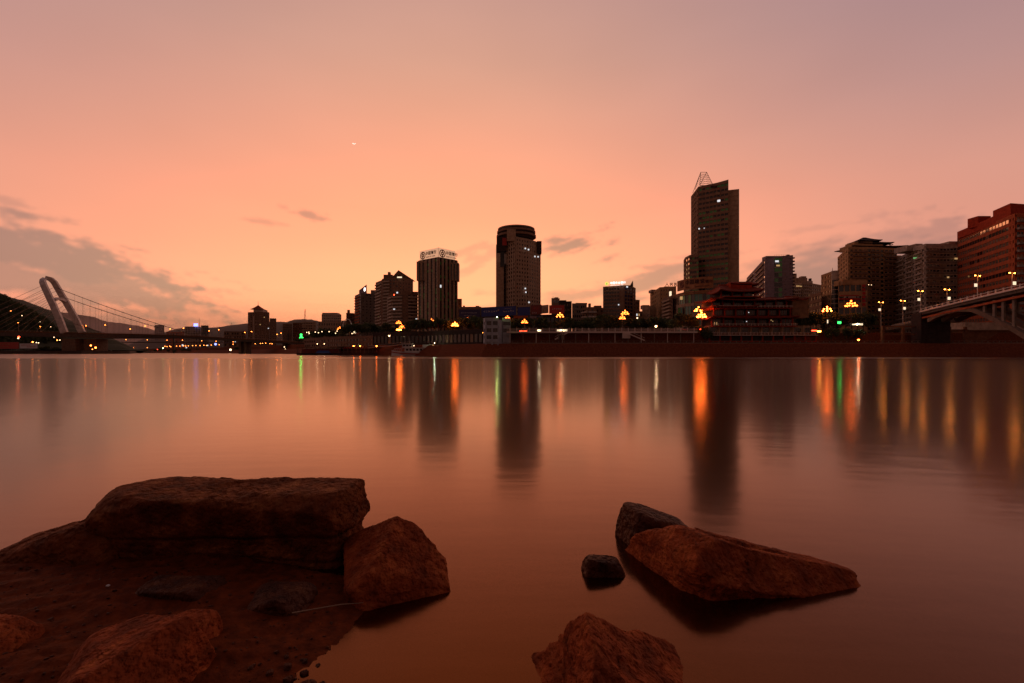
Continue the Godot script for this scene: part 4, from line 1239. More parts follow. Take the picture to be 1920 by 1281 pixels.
func build_city_right():
	# the tallest tower and its podium
	var gr := ["glass_dark", "glass_green", "glass_dark", "glass_green", "glass_brown"]
	var n := tower("office_tower", "tallest tower, brown with green window rows and a steel lattice crown", [[1297, 352], [1310, 334], [1366, 322], [1367, 328], [1386, 326]], 347, 2, 10.0, 16.0, "brown", [])
	var org := n.position
	var P := func(px: float, d: float) -> Vector3: return Vector3(gx(px, d), 0, -d)
	var h := gy(345, 326) - 10.0
	# clear the generic body: rebuilt as two wings
	for c in n.get_children():
		c.free()
	wing(n, [P.call(1297, 354), P.call(1310, 334), P.call(1366, 322)], 10.0, h, 18.0, "brown", [{"fl": 32, "b": 5, "ww": 0.6, "wh": 0.5, "lit": 0.0, "skip": 9, "pd": 0.5, "dp": 0.3, "glass": ["glass_mirror", "curtain", "glass_dark"]}, {"fl": 32, "b": 8, "ww": 0.82, "wh": 0.46, "lit": 0.008, "skip": 9, "glass": gr, "rows": true}])
	wing(n, [P.call(1364.5, 325.5), P.call(1386, 323)], 10.0, gy(358, 324) - 10.0, 18.0, "tan", [{"fl": 31, "b": 1, "ww": 0.97, "wh": 0.9, "dp": 0.3, "lit": 0.0, "skip": 9, "glass": ["tan"]}])
	# slanted parapet wedge on the left flank
	var ws := new_st()
	var a0: Vector3 = at(1310, 352, 334) - org
	a0.y = h
	var a1: Vector3 = P.call(1366, 322) - org
	a1.y = h
	var up := Vector3(0, 1.6, 0)
	quad(ws, a0, a0 + up * 0.1, a1 + up, a1)
	part("parapet", ws, M.brown, n)
	hut_px(n, 1333, 1345, 326, 0.5, 352, 348, "dark", "roof_vent")
	put("lit_window", box_mesh(Vector3(2.6, 1.6, 0.3)), M.curtain, n, at(1346, 362.5, 325.2) - org)
	for k in [[1311, 429], [1321, 428.5], [1330, 430]]:
		put("lit_window", box_mesh(Vector3(0.9, 0.9, 0.3)), M.window_white, n, at(k[0], k[1], 331.5) - org)
	# rounded lower wing on the left
	wing(n, [P.call(1283, 348), P.call(1286, 338), P.call(1294, 330), P.call(1310, 327)], 10.0, gy(482, 332) - 10.0, 12.0, "brown", [{"fl": 18, "b": 2, "ww": 0.7, "lit": 0.0, "skip": 8, "glass": ["curtain", "glass_brown"]}, {"fl": 18, "b": 2, "ww": 0.8, "lit": 0.03, "skip": 8, "glass": ["glass_mirror", "glass_green"]}, {"fl": 18, "b": 4, "ww": 0.85, "lit": 0.0, "skip": 8, "glass": gr}])
	# lattice crown
	var cr := thing("lattice_crown", "open steel lattice frame standing on the tallest tower roof", "lattice", at(1310, 349, 334))
	var o := cr.position
	var pts := [[1299, 362, 348], [1314, 323, 340], [1325, 323, 336], [1337, 347, 329], [1312, 348, 333], [1303, 356, 344]]
	var q := []
	for k in pts:
		q.append(at(k[0], k[1], k[2]) - o)
	for e in [[0, 1], [1, 2], [2, 3], [1, 4], [5, 1], [2, 4], [4, 3]]:
		var st := new_st()
		tube(st, q[e[0]], q[e[1]], 0.16, 0.16, 6)
		part("strut", st, M.steel, cr)
	for i in 6:
		var t := (i + 1) / 7.0
		var l: Vector3 = q[4].lerp(q[1], t)
		var r: Vector3 = q[3].lerp(q[2], t)
		var l2: Vector3 = q[4].lerp(q[1], t - 1.0 / 7)
		var r2: Vector3 = q[3].lerp(q[2], t - 1.0 / 7)
		var st := new_st()
		tube(st, l, r, 0.11, 0.11, 5)
		tube(st, l2, l.lerp(r, 0.5), 0.08, 0.08, 5)
		tube(st, r2, l.lerp(r, 0.5), 0.08, 0.08, 5)
		tube(st, q[5].lerp(q[1], t), l, 0.08, 0.08, 5)
		part("strut", st, M.steel, cr)
	# podium with the curved glass front and sign board
	var pp := []
	for k in [[1250, 352], [1262, 322], [1272, 308], [1285, 299], [1302, 294], [1325, 291], [1352, 290], [1388, 291]]:
		pp.append(P.call(k[0], k[1]))
	n = thing("bank_podium", "curved bank podium with teal glass bands under the tallest tower", "building", pp[0] + Vector3(0, 10, 0))
	var gl := {"fl": 4, "b": 3, "ww": 0.94, "wh": 0.74, "lit": 0.0, "glass": ["glass_teal", "glass_teal", "glass_dark", "glass_green"]}
	var gl1 := {"fl": 4, "b": 3, "ww": 0.8, "wh": 0.6, "lit": 0.1, "glass": ["glass_brown", "curtain", "glass_dark"]}
	wing(n, pp, 10.0, gy(548, 291) - 10.0, 14.0, "tan", [gl1, gl1, gl, gl, gl, gl, gl])
	hut_px(n, 1276, 1280, 301, 0.8, 562, 556, "window_warm", "lit_window")
	# cornice
	var cs := new_st()
	for i in pp.size() - 1:
		var A: Vector3 = pp[i] - n.position
		var B: Vector3 = pp[i + 1] - n.position
		A.y = gy(549, 291) - 10.0 + 1.0
		B.y = A.y
		bar(cs, A + Vector3(0, 0, 0.8), B + Vector3(0, 0, 0.8), 1.6, 0.7)
		bar(cs, A + Vector3(0, -1.2, 0.7), B + Vector3(0, -1.2, 0.7), 1.2, 0.5)
	part("cornice", cs, M.orange, n)
	# sign board in curved segments with characters
	var sg := thing("bank_sign", "long curved beige sign board with dark bank characters above the teal glass podium", "sign", at(1270, 546, 308))
	var sp := [[1270, 308, 546.5, 530], [1285, 298.5, 544.5, 526], [1302, 293.5, 543, 524], [1322, 290.5, 541.5, 522.5], [1337, 289.6, 541, 521.5]]
	var sts := new_st()
	for i in sp.size() - 1:
		var A := at(sp[i][0], 0, sp[i][1]) - sg.position
		var B := at(sp[i + 1][0], 0, sp[i + 1][1]) - sg.position
		A.y = gy(542, 291) - sg.position.y + 0.6
		B.y = A.y
		var Tq := face_between(A, B)
		var w := (B - A).length()
		box(sts, Tq * Vector3(w * 0.5, 3.3, -0.2), Vector3(w + 0.06, 6.6, 0.4), Tq.basis)
		if i > 0:
			var ch := [["zhong", "guo"], ["jian", "she"], ["yin", "hang"]]
			letters(sg, Tq, ch[i - 1], w * 0.03, 3.0, w * 0.42, w * 0.5, M.ink, 0.13, 0.15)
			latin(sg, Tq, ["China", "Construction", "Bank"][i - 1], w * 0.02, 1.3, 1.0, M.ink, 0.9)
		else:
			var lg := new_st()
			ring_strokes(lg, Tq, Vector2(w * 0.62, 3.6), 1.9, 0.5, 0.2, 0.6, TAU - 0.3, 16)
			ring_strokes(lg, Tq, Vector2(w * 0.66, 3.6), 1.0, 0.4, 0.2, 0.6, TAU, 12)
			part("logo", lg, M.logo_red, sg)
	part("panel", sts, M.orange, sg)
	board("led_screen", "bright white screen on the flank of the bank podium", at(1255, 571, 335), at(1259.5, 571, 327), 9.0, M.lightbox, 0.0, "screen")
	board("shop_canopy", "white lit canopy strip behind the brightest street lamp", at(1297, 588, 284), at(1310, 588, 283), 0.6, M.pale, 0.0, "canopy")
	# mauve slab with a green stair strip
	n = tower("apartment_tower", "mauve slab with a green glass stair strip and a long balconied flank", [[1401, 520], [1436, 408], [1452, 404], [1467, 401], [1487, 398]], 485, 1, 10.0, 10.0, "mauve", [
		{"fl": 17, "b": 9, "bal": [[0.02, 0.45], [0.55, 0.95]], "bmat": "tan", "lit": 0.0, "glass": ["curtain", "glass_mirror", "glass_dark"]}, {}, {"fl": 17, "b": 2, "ww": 0.96, "wh": 0.8, "lit": 0.03, "glass": ["glass_green", "glass_green", "glass_dark"]}, {"fl": 17, "b": 2, "ww": 0.2, "wh": 0.2, "lit": 0.0}])
	var f2: float = gy(479, 403) - 10.0
	hut_px(n, 1437, 1487, 408, 7, 487, 480, "mauve", "attic")
	hut_px(n, 1477, 1481, 404, 3, 480, 477.5, "dark", "water_tank")
	var lw := put("lit_window", box_mesh(Vector3(2.8, 1.4, 0.3)), M.window_white, n, at(1457, 490, 400) - n.position)
	put("lit_window", box_mesh(Vector3(2.8, 1.2, 0.3)), M.window_warm, n, at(1459, 498, 400) - n.position)
	var al := new_st()
	for i in 7:
		tube(al, at(1452 + i * 4.4, 480, 404) - n.position, at(1452 + i * 4.4, 477.6, 404) - n.position, 0.06, 0.06, 5)
	tube(al, at(1452, 478.4, 404) - n.position, at(1479, 477.2, 404) - n.position, 0.07, 0.07, 5)
	part("roof_railing", al, M.steel, n)
	for f in 12:
		put("balcony", box_mesh(Vector3(1.6, 1.0, 2.0)), M.dark, n, at(1487.5, 484 + f * 6.2, 398) - n.position)
	# jumble of small terraces
	n = tower("apartment_block", "jumbled pale terraced flats with roof huts behind the restaurant", [[1487, 520], [1505, 512], [1522, 516], [1541, 530]], 532, 1, 10.0, 16.0, "tan", [{"fl": 18, "b": 5, "bal": [[0.1, 0.9]], "skip": 4, "lit": 0.02}, {"fl": 18, "b": 5, "bal": [[0.1, 0.6]], "skip": 4, "lit": 0.04}, {"fl": 18, "b": 5, "skip": 4, "lit": 0.03}])
	hut_px(n, 1487, 1494, 522, 6, 532, 513, "tan")
	hut_px(n, 1495, 1514, 524, 8, 532, 521, "tan")
	hut_px(n, 1503, 1512, 526, 5, 521, 518, "tan")
	hut_px(n, 1514, 1524, 524, 8, 532, 527, "pale")
	hut_px(n, 1519, 1522, 526, 3, 527, 522, "dark", "water_tank")
	for k in [[1494.5, 536.5], [1502, 537], [1498, 536.5]]:
		put("lit_window", box_mesh(Vector3(1.6, 1.1, 0.3)), M.window_warm, n, at(k[0], k[1], 511.5) - n.position)
	tower("apartment_block", "dark sloping block in front of the terraced flats", [[1518, 335], [1541, 318]], 556, 0, 10.0, 10.0, "brown", [{"fl": 7, "b": 8, "ww": 0.8, "lit": 0.02}])
	# block with a glass stair cylinder
	n = tower("office_block", "beige office block with a dark glass stair cylinder", [[1541, 330], [1559, 316], [1572, 312]], 512, 1, 10.0, 12.0, "ochre", [{"fl": 13, "b": 3, "ww": 0.4, "wh": 0.5, "lit": 0.0}, {}])
	var gc := at(1565.5, 661, 312.5) - n.position
	var gst := new_st()
	var gtop := gy(508, 312) - n.position.y
	tube(gst, Vector3(gc.x, 0, gc.z), Vector3(gc.x, gtop - 6.0, gc.z), 1.9, 1.9, 20)
	part("stair_glass", gst, M.glass_dark, n)
	gst = new_st()
	tube(gst, Vector3(gc.x, gtop - 6.0, gc.z), Vector3(gc.x, gtop, gc.z), 2.0, 2.0, 20)
	part("stair_cap", gst, M.pale, n)
	for i in 12:
		gst = new_st()
		tube(gst, Vector3(gc.x, gtop - 9.5 - i * 3.0, gc.z), Vector3(gc.x, gtop - 9.1 - i * 3.0, gc.z), 2.05, 2.05, 20)
		part("stair_ring", gst, M.pale, n)
	mast(n, 1561, 316, 510, 502, 0.2)
	# tower with the hipped Chinese roof
	n = tower("apartment_tower", "apartment tower with layered dark hipped roofs and balcony rows", [[1572, 352], [1592, 318], [1625, 318], [1681, 322]], 466, 1, 10.0, 16.0, "ochre", [
		{"fl": 21, "b": 4, "ww": 0.35, "lit": 0.0}, {"fl": 21, "b": 4, "bal": [[0.12, 1.0]], "bmat": "brown", "lit": 0.01}, {"fl": 21, "b": 7, "bal": [[0.1, 0.4], [0.55, 0.95]], "bmat": "brown", "lit": 0.01, "wh": 0.6, "ww": 0.75}])
	var hw := n.position
	for k in [[1581, 1682, 467, 326, 20.0, 2.4, 20.0], [1596, 1662, 459.5, 328, 15.0, 2.4, 12.0], [1600, 1642, 454.5, 329, 13.0, 3.4, 2.0]]:
		var rs := new_st()
		var mid: float = (k[0] + k[1]) * 0.5
		hip_roof(rs, at(mid, k[2], k[3] + k[4] * 0.4) - hw, (k[1] - k[0]) / F * (k[3] - k[4] * 0.1), k[4], k[5], k[6], 0.5, 0.4)
		part("roof", rs, M.dark, n)
	hut_px(n, 1597, 1656, 326, 12, 467, 458.5, "ochre", "upper_storey")
	hut_px(n, 1602, 1636, 328, 9, 460, 453.5, "ochre", "upper_storey")
	var bush := new_st()
	for i in 30:
		var p := at(1669, 460, 326) - hw + Vector3(rng.randf_range(-1.8, 1.8), rng.randf_range(0, 2.2), rng.randf_range(-1, 1))
		box(bush, p, Vector3(0.5, 0.1, 0.4), Basis(Vector3(rng.randf(), rng.randf(), 0.3).normalized(), rng.randf() * 3.0))
	part("roof_bush", bush, M.leaf, n)
	# shop block with the red vertical letters
	n = tower("shop_block", "beige shop block with a column of red blocks and a red fascia", [[1572, 300], [1626, 296]], 531, 0, 10.0, 10.0, "ochre", [{"fl": 5, "b": 5, "ww": 0.8, "wh": 0.55, "lit": 0.0, "glass": ["glass_dark", "glass_brown"], "skip": 1}])
	hut_px(n, 1580, 1625, 297.5, 8, 534, 524.5, "ochre", "parapet")
	for i in 6:
		var rl := new_st()
		var T := face_between(Vector3.ZERO, Vector3(1, 0, 0.05))
		var c := at(1620, 536 + i * 7.0, 295) - n.position
		box(rl, c, Vector3(1.9, 1.7, 0.15))
		part("red_letter_block", rl, M.text_red, n)
	hut_px(n, 1574, 1614, 296.2, 0.6, 562, 559.5, "text_red", "fascia")
	hut_px(n, 1576, 1611, 296.2, 0.6, 555, 553.5, "text_red", "fascia")
	for k in [[1584, 1587], [1591, 1605], [1608, 1611]]:
		hut_px(n, k[0], k[1], 296.0, 0.3, 558.6, 555.6, "pale", "sign_panel")
	for k in [[1629, 534], [1634, 534.4]]:
		var lt := lit_thing("wall_lamp", "small white lamp between the shop block and the long apartment block", "lamp", at(k[0], k[1], 300), 0.35, "lamp_white", 0.0, "white lamps between the blocks")
	# long curved apartment block
	var al1 := {"fl": 17, "b": 6, "ww": 0.6, "wh": 0.5, "bal": [[0.05, 0.42], [0.55, 0.92]], "bd": 1.1, "bmat": "pale", "lit": 0.012}
	var al2 := {"fl": 17, "b": 5, "ww": 0.86, "wh": 0.52, "bal": [[0.0, 1.0]], "bd": 0.8, "bmat": "concrete", "lit": 0.03}
	n = tower("apartment_block", "long weathered apartment block with stepped roof and continuous balcony bands", [[1636, 378], [1664, 338], [1700, 308], [1735, 284], [1768, 286], [1800, 284], [1834, 288]], 463, 3, 10.0, 14.0, "pale", [al1, al1, al1, al2, al2, al2])
	hut_px(n, 1735.5, 1834, 286, 9, 465, 457, "pale", "attic")
	hut_px(n, 1780, 1833, 288, 8, 457.5, 452.5, "pale", "attic")
	hut_px(n, 1701, 1736, 296, 10, 470, 460, "pale", "attic")
	hut_px(n, 1717, 1730, 300, 6, 462, 457, "pale")
	hut_px(n, 1664, 1690, 326, 10, 492, 479, "tan", "attic")
	for k in [[1808, 484, "window_white", 5.0], [1716, 484, "window_green", 2.0], [1793, 485, "window_warm", 1.6], [1804, 538, "window_green", 3.0], [1778, 460 + 60, "window_warm", 1.0], [1806, 549, "window_warm", 1.2]]:
		put("lit_window", box_mesh(Vector3(k[3], 0.9, 0.3)), M[k[2]], n, at(k[0], k[1], 283.0 if k[0] > 1730 else 294.0) - n.position)
	# red block at the edge
	var rd := {"fl": 16, "b": 9, "ww": 0.95, "wh": 0.52, "dp": 0.3, "lit": 0.0, "rows": true, "glass": ["glass_mirror", "glass_mirror", "glass_mirror", "glass_dark"]}
	n = tower("office_block", "big red office block with bright window bands and a rounded corner", [[1797, 282], [1838, 261], [1893, 236], [1905, 232], [1925, 232], [1980, 240]], 408, 2, 10.0, 14.0, "brick", [rd, rd, {"fl": 16, "b": 2, "ww": 0.3, "wh": 0.4, "lit": 0.0}, {"fl": 16, "b": 3, "ww": 0.9, "wh": 0.5, "lit": 0.0, "bal": [[0, 1]], "bmat": "grey", "glass": ["glass_dark", "curtain"]}, {"fl": 16, "b": 6, "ww": 0.9, "wh": 0.5, "lit": 0.0}], {})
	wing(n, [P.call(1795, 281), P.call(1838, 260), P.call(1895, 235), P.call(1985, 240)], gy(408, 236) , 4.2, 12.0, "red", [])
	wing(n, [P.call(1862, 250), P.call(1895, 237), P.call(1985, 242)], gy(395, 240) - 0.6, 3.4, 10.0, "red", [])
	hut_px(n, 1834, 1858, 262, 6, 424, 405, "red")

# a small glowing lamp with its own light just round it
func lit_thing(called: String, label: String, category: String, pos: Vector3, size: float, mat: String, energy := 0.0, group := "") -> Node3D:
	var n := thing(called, label, category, pos, 0.0, group)
	var st := new_st()
	ball(st, Vector3.ZERO, size * 0.5, 6, 8)
	put("bulb", st.commit(), M[mat], n)
	var cs := new_st()
	box(cs, Vector3(0, size * 0.62, 0), Vector3(size * 0.7, size * 0.3, size * 0.7))
	part("cap", cs, M.steel, n)
	if energy > 0.0:
		add_omni(n, Vector3(0, 0, size * 0.5 + 0.1), M[mat].emission, energy, size * 0.5)
	return n

func add_omni(n: Node3D, pos: Vector3, c: Color, energy: float, size: float) -> void:
	var l := OmniLight3D.new()
	l.name = "light"
	l.light_color = c
	l.light_energy = energy
	l.light_size = size
	l.omni_range = 200.0
	l.omni_attenuation = 2.0
	l.shadow_enabled = true
	n.add_child(l, true)
	l.position = pos

# ---------- riverside restaurant in pagoda style ----------
func build_pagoda():
	var d := 205.0
	var n := thing("pagoda_restaurant", "red many-eaved pagoda restaurant of six storeys on the lower quay", "restaurant", Vector3(gx(1425, d), 5.3, -d))
	var o := n.position
	# storeys: left px, right px, floor py, ceiling py, depth
	var storeys := [[1330, 1530, 640, 631, 0.0], [1330, 1528, 628, 613, 0.5], [1338, 1490, 611.5, 597, 1.6], [1343, 1488, 593, 580, 2.4], [1341, 1482, 577.5, 561.5, 3.0], [1360, 1424, 556, 545.5, 4.0]]
	for i in storeys.size():
		var s: Array = storeys[i]
		var x0: float = gx(s[0], d) - o.x
		var x1: float = gx(s[1], d) - o.x
		var y0: float = gy(s[2], d) - o.y
		var y1: float = gy(s[3], d) - o.y + 0.6
		var w := x1 - x0
		var st := new_st()
		box(st, Vector3((x0 + x1) * 0.5, (y0 + y1) * 0.5, -s[4] - 8.0), Vector3(w - 2.4, y1 - y0, 14.0))
		part("core", st, M.tan if i == 1 else M.dark, n)
		var k := int(w / 4.4)
		for c in k + 1:
			var cs := new_st()
			box(cs, Vector3(x0 + w * c / k, (y0 + y1) * 0.5, -s[4]), Vector3(0.5, y1 - y0, 0.5))
			part("column", cs, M.tan if i == 1 else M.red, n)
		for c in k:
			if i == 0:
				continue
			var hgt := (y1 - y0) * 0.6
			var wm := put("window", box_mesh(Vector3(w / k - 1.5, hgt, 0.1)), pick(["glass_dark", "glass_brown", "glass_dark"]), n)
			wm.position = Vector3(x0 + w * (c + 0.5) / k, y0 + (y1 - y0) * 0.48, -s[4] - 0.94)
			var mu := new_st()
			for q in 3:
				box(mu, Vector3(x0 + w * (c + 0.5) / k + (q - 1) * (w / k - 1.5) * 0.33, y0 + (y1 - y0) * 0.48, -s[4] - 0.86), Vector3(0.09, hgt, 0.06))
			var mo := part("mullion", mu, M.tan if i == 1 else M.red, wm)
			mo.position = -wm.position
		# slab and rail
		var sl := new_st()
		box(sl, Vector3((x0 + x1) * 0.5, y0 - 0.15, -6.0), Vector3(w + 1.6, 0.3, 14.0))
		part("floor_slab", sl, M.rail if i == 1 else M.red, n)
		if i in [1, 2, 4]:
			var rl := new_st()
			box(rl, Vector3((x0 + x1) * 0.5, y0 + 0.95, 0.8), Vector3(w + 1.4, 0.1, 0.12))
			box(rl, Vector3((x0 + x1) * 0.5, y0 + 0.5, 0.8), Vector3(w + 1.4, 0.08, 0.1))
			for q in int(w / 1.5):
				box(rl, Vector3(x0 - 0.6 + (q + 0.5) * (w + 1.2) / int(w / 1.5), y0 + 0.55, 0.8), Vector3(0.12, 1.1, 0.14))
			part("railing", rl, M.rail, n)
	# eaves: left px, right px, eave py, ridge py, depth
	for r in [[1331, 1494, 596, 590.5, 18.0, 0.8], [1329, 1492, 562.5, 556, 18.0, 0.9], [1349, 1431, 546, 531, 15.0, 1.0], [1484, 1518, 560, 553.5, 13.0, 0.5], [1333, 1420, 575, 571.5, 17.0, 0.7]]:
		var st := new_st()
		var x0: float = gx(r[0], d) - o.x
		var x1: float = gx(r[1], d) - o.x
		var hh: float = (r[2] - r[3]) / F * d
		hip_roof(st, Vector3((x0 + x1) * 0.5, gy(r[2], d) - o.y, -6.5), x1 - x0, r[4], hh, (x1 - x0) * 0.72, r[5], 0.4)
		var rf := part("roof", st, M.rooftile, n)
		var rg := new_st()
		box(rg, Vector3((x0 + x1) * 0.5, gy(r[3], d) - o.y + 0.1, -6.5), Vector3((x1 - x0) * 0.74, 0.4, 0.4))
		part("ridge", rg, M.red, rf)
	hut_px(n, 1370, 1410, d + 3.0, 8.0, 546, 530.5, "red", "ridge_hall")
	hut_px(n, 1486, 1517, d + 2.0, 8.0, 596, 556, "brown", "annex")
	var rt := new_st()
	hip_roof(rt, at(1389, 535, d + 7) - o, 12.5, 8.0, 1.6, 9.0, 0.4, 0.4)
	part("roof", rt, M.rooftile, n)
	for k in [[1400, 603], [1449, 602.5], [1446, 600.5], [1404, 586]]:
		put("lit_window", box_mesh(Vector3(0.35, 0.35, 0.1)), M.window_white if k[0] < 1405 else M.window_warm, n, at(k[0], k[1], d - 0.2 + 1.3) - o)
	for k in [1340, 1344]:
		put("lit_window", box_mesh(Vector3(0.3, 1.2, 0.1)), M.window_warm, n, at(k, 607, d + 1.4) - o)

# ---------- quay, promenade, stairs ----------
func build_promenade():
	# raised walkway: slab, railing posts, columns below
	var n := thing("raised_walkway", "long pale raised promenade with railing on thin columns above the quay", "walkway", Vector3(gx(950, 208), 5.2, -208))
	var o := n.position
	var x0 := gx(950, 204)
	var x1 := gx(1308, 204)
	var yd := gy(624.5, 204)
	var st := new_st()
	box(st, Vector3((x0 + x1) * 0.5, yd + 0.35, -208) - o, Vector3(x1 - x0, 0.7, 8.0))
	part("deck", st, M.rail, n)
	var rl := new_st()
	box(rl, Vector3((x0 + x1) * 0.5, yd + 1.75, -204.15) - o, Vector3(x1 - x0, 0.12, 0.14))
	box(rl, Vector3((x0 + x1) * 0.5, yd + 1.25, -204.15) - o, Vector3(x1 - x0, 0.07, 0.08))
	for i in 330:
		box(rl, Vector3(x0 + (i + 0.5) * (x1 - x0) / 330.0, yd + 1.2, -204.16) - o, Vector3(0.04, 1.0, 0.04))
	part("railing", rl, M.rail, n)
	for i in 29:
		var x := x0 + (i + 0.5) * (x1 - x0) / 29.0
		put("rail_post", box_mesh(Vector3(0.3, 1.5, 0.3)), M.rail, n, Vector3(x, yd + 1.45, -204.15) - o)
		if i % 2 == 0:
			put("column", box_mesh(Vector3(0.3, yd - 5.2, 0.3)), M.rail if i % 4 == 0 else M.concrete, n, Vector3(x, (yd + 5.2) * 0.5, -204.6) - o)
	# stairs down from the walkway
	for k in [[1063, 1040, 624, 636, "pale straight stair descending from the walkway beside a kiosk"], [1180, 1208, 626, 638, "pale stair descending from the walkway below the twin-cluster lamp"]]:
		var sn := thing("stair", k[4], "stair", at(k[0], k[3], 203.0))
		var a := at(k[0], k[2], 203.0) - sn.position
		var b := at(k[1], k[3], 203.0) - sn.position
		for i in 14:
			var t := (i + 0.5) / 14.0
			var p := a.lerp(b, t)
			put("step", box_mesh(Vector3(absf(b.x - a.x) / 14.0 + 0.05, 0.14, 1.8)), M.rail, sn, p)
		var ss := new_st()
		bar(ss, a + Vector3(0, 0.9, 0.95), b + Vector3(0, 0.9, 0.95), 0.12, 0.12)
		bar(ss, a + Vector3(0, -0.2, 0.98), b + Vector3(0, -0.2, 0.98), 0.14, 0.5)
		part("balustrade", ss, M.rail, sn)
	var kb := thing("stair_landing", "white solid stair landing wall with an arched opening under the walkway", "landing", at(1175, 634.5, 203.4))
	var ks := new_st()
	prism(ks, [Vector2(-1.6, 0), Vector2(1.6, 0), Vector2(1.6, -1.6), Vector2(-1.6, -1.6)], 0.0, 2.3)
	part("wall", ks, M.rail, kb)
	var ki := thing("kiosk", "small grey kiosk under the walkway stair", "kiosk", at(1052, 637, 202.4))
	ks = new_st()
	box(ks, Vector3(0, 1.0, 0), Vector3(2.6, 2.0, 2.0))
	part("wall", ks, M.concrete, ki)
	ks = new_st()
	box(ks, Vector3(0, 2.1, 0), Vector3(3.1, 0.2, 2.5))
	part("roof", ks, M.pale, ki)
	ks = new_st()
	box(ks, Vector3(-0.4, 0.85, 1.02), Vector3(0.8, 1.6, 0.06))
	part("door", ks, M.dark, ki)
	# low quay railing
	for seg in [[955, 1310, 198.5], [1310, 1650, 198.0], [1650, 1960, 197.5]]:
		var rn := thing("quay_railing", ["weathered low railing along the quay below the raised walkway", "weathered low railing along the quay before the pagoda restaurant", "weathered low railing along the quay by the red concrete frames"][[955, 1310, 1650].find(seg[0])], "railing", Vector3(gx(seg[0], seg[2]), 5.2, -seg[2]))
		var w: float = gx(seg[1], seg[2]) - gx(seg[0], seg[2])
		var rs := new_st()
		box(rs, Vector3(w * 0.5, 1.05, 0), Vector3(w, 0.16, 0.2))
		box(rs, Vector3(w * 0.5, 0.2, 0), Vector3(w, 0.4, 0.16))
		part("rail", rs, M.concrete, rn)
		for i in int(w / 2.4):
			put("post", box_mesh(Vector3(0.26, 1.1, 0.26)), M.concrete, rn, Vector3((i + 0.5) * 2.4, 0.55, 0))
	# red concrete frames and shops below the street right of the restaurant
	var fr := thing("concrete_frame", "open red concrete frame of posts and beams under the street", "frame", Vector3(gx(1655, 200), 5.2, -200))
	for px in [1655, 1693, 1729, 1750, 1780, 1810]:
		put("post", box_mesh(Vector3(0.9, gy(613, 200) - 5.2, 0.9)), M.sandstone, fr, Vector3(gx(px, 200), (gy(613, 200) + 5.2) * 0.5, -200) - fr.position)
	for k in [[1655, 1730, 627], [1655, 1770, 612.5], [1735, 1815, 619]]:
		var bs := new_st()
		box(bs, Vector3((gx(k[0], 200) + gx(k[1], 200)) * 0.5, gy(k[2], 200), -200.1) - fr.position, Vector3(gx(k[1], 200) - gx(k[0], 200), 0.5, 0.6))
		part("beam", bs, M.sandstone, fr)
	var hs := thing("quay_house", "pale walled quay building half hidden behind the bridge arch", "building", Vector3(gx(1880, 205), 5.2, -205))
	var qs := new_st()
	box(qs, Vector3(0, 2.8, -4), Vector3(34, 5.6, 8))
	part("lower_wall", qs, M.sandstone, hs)
	qs = new_st()
	box(qs, Vector3(0, 7.4, -4.5), Vector3(30, 3.6, 7))
	part("upper_wall", qs, M.pale, hs)
	qs = new_st()
	box(qs, Vector3(0, 5.75, -3.8), Vector3(35, 0.3, 9))
	part("ledge", qs, M.brown, hs)
	# blue-white pump house at the walkway's end
	var ph := thing("pump_house", "blue-white angular four-storey pump house at the end of the walkway", "building", Vector3(gx(908, 205), 3.0, -205))
	var po := ph.position
	var P := func(px: float, dd: float) -> Vector3: return Vector3(gx(px, dd), 0, -dd)
	wing(ph, [P.call(908, 206), P.call(912, 203), P.call(935, 201), P.call(942, 204), P.call(957, 205)], gy(652, 203), gy(600, 203) - gy(652, 203), 7.0, "bluewhite", [
		{"fl": 4, "b": 1, "ww": 0.4, "wh": 0.4, "lit": 0.0, "skip": 1}, {"fl": 4, "b": 2, "ww": 0.75, "wh": 0.55, "lit": 0.0, "skip": 1, "glass": ["glass_dark", "glass_brown", "curtain"]}, {}, {"fl": 4, "b": 1, "ww": 0.9, "wh": 0.55, "lit": 0.0, "skip": 2, "glass": ["glass_dark"]}])
	var fl := thing("floodlight", "greenish-white floodlight burning on the pump house roof", "lamp", at(932, 599, 201.5))
	var fs := new_st()
	tube(fs, Vector3(0, -0.6, 0), Vector3(0, 0.7, 0), 0.06, 0.05, 6)
	part("post", fs, M.steel, fl)
	fs = new_st()
	ball(fs, Vector3(0, 1.0, 0.1), 0.24, 6, 8)
	part("bulb", fs, M.lamp_lime, fl)
	add_omni(fl, Vector3(0, 1.0, 0.6), Color(0.9, 1.0, 0.6), 5.0, 0.24)
	# street in front of the trees, retaining wall of the street
	for k in [[1328, 643, "low riverside hut"]]:
		pass

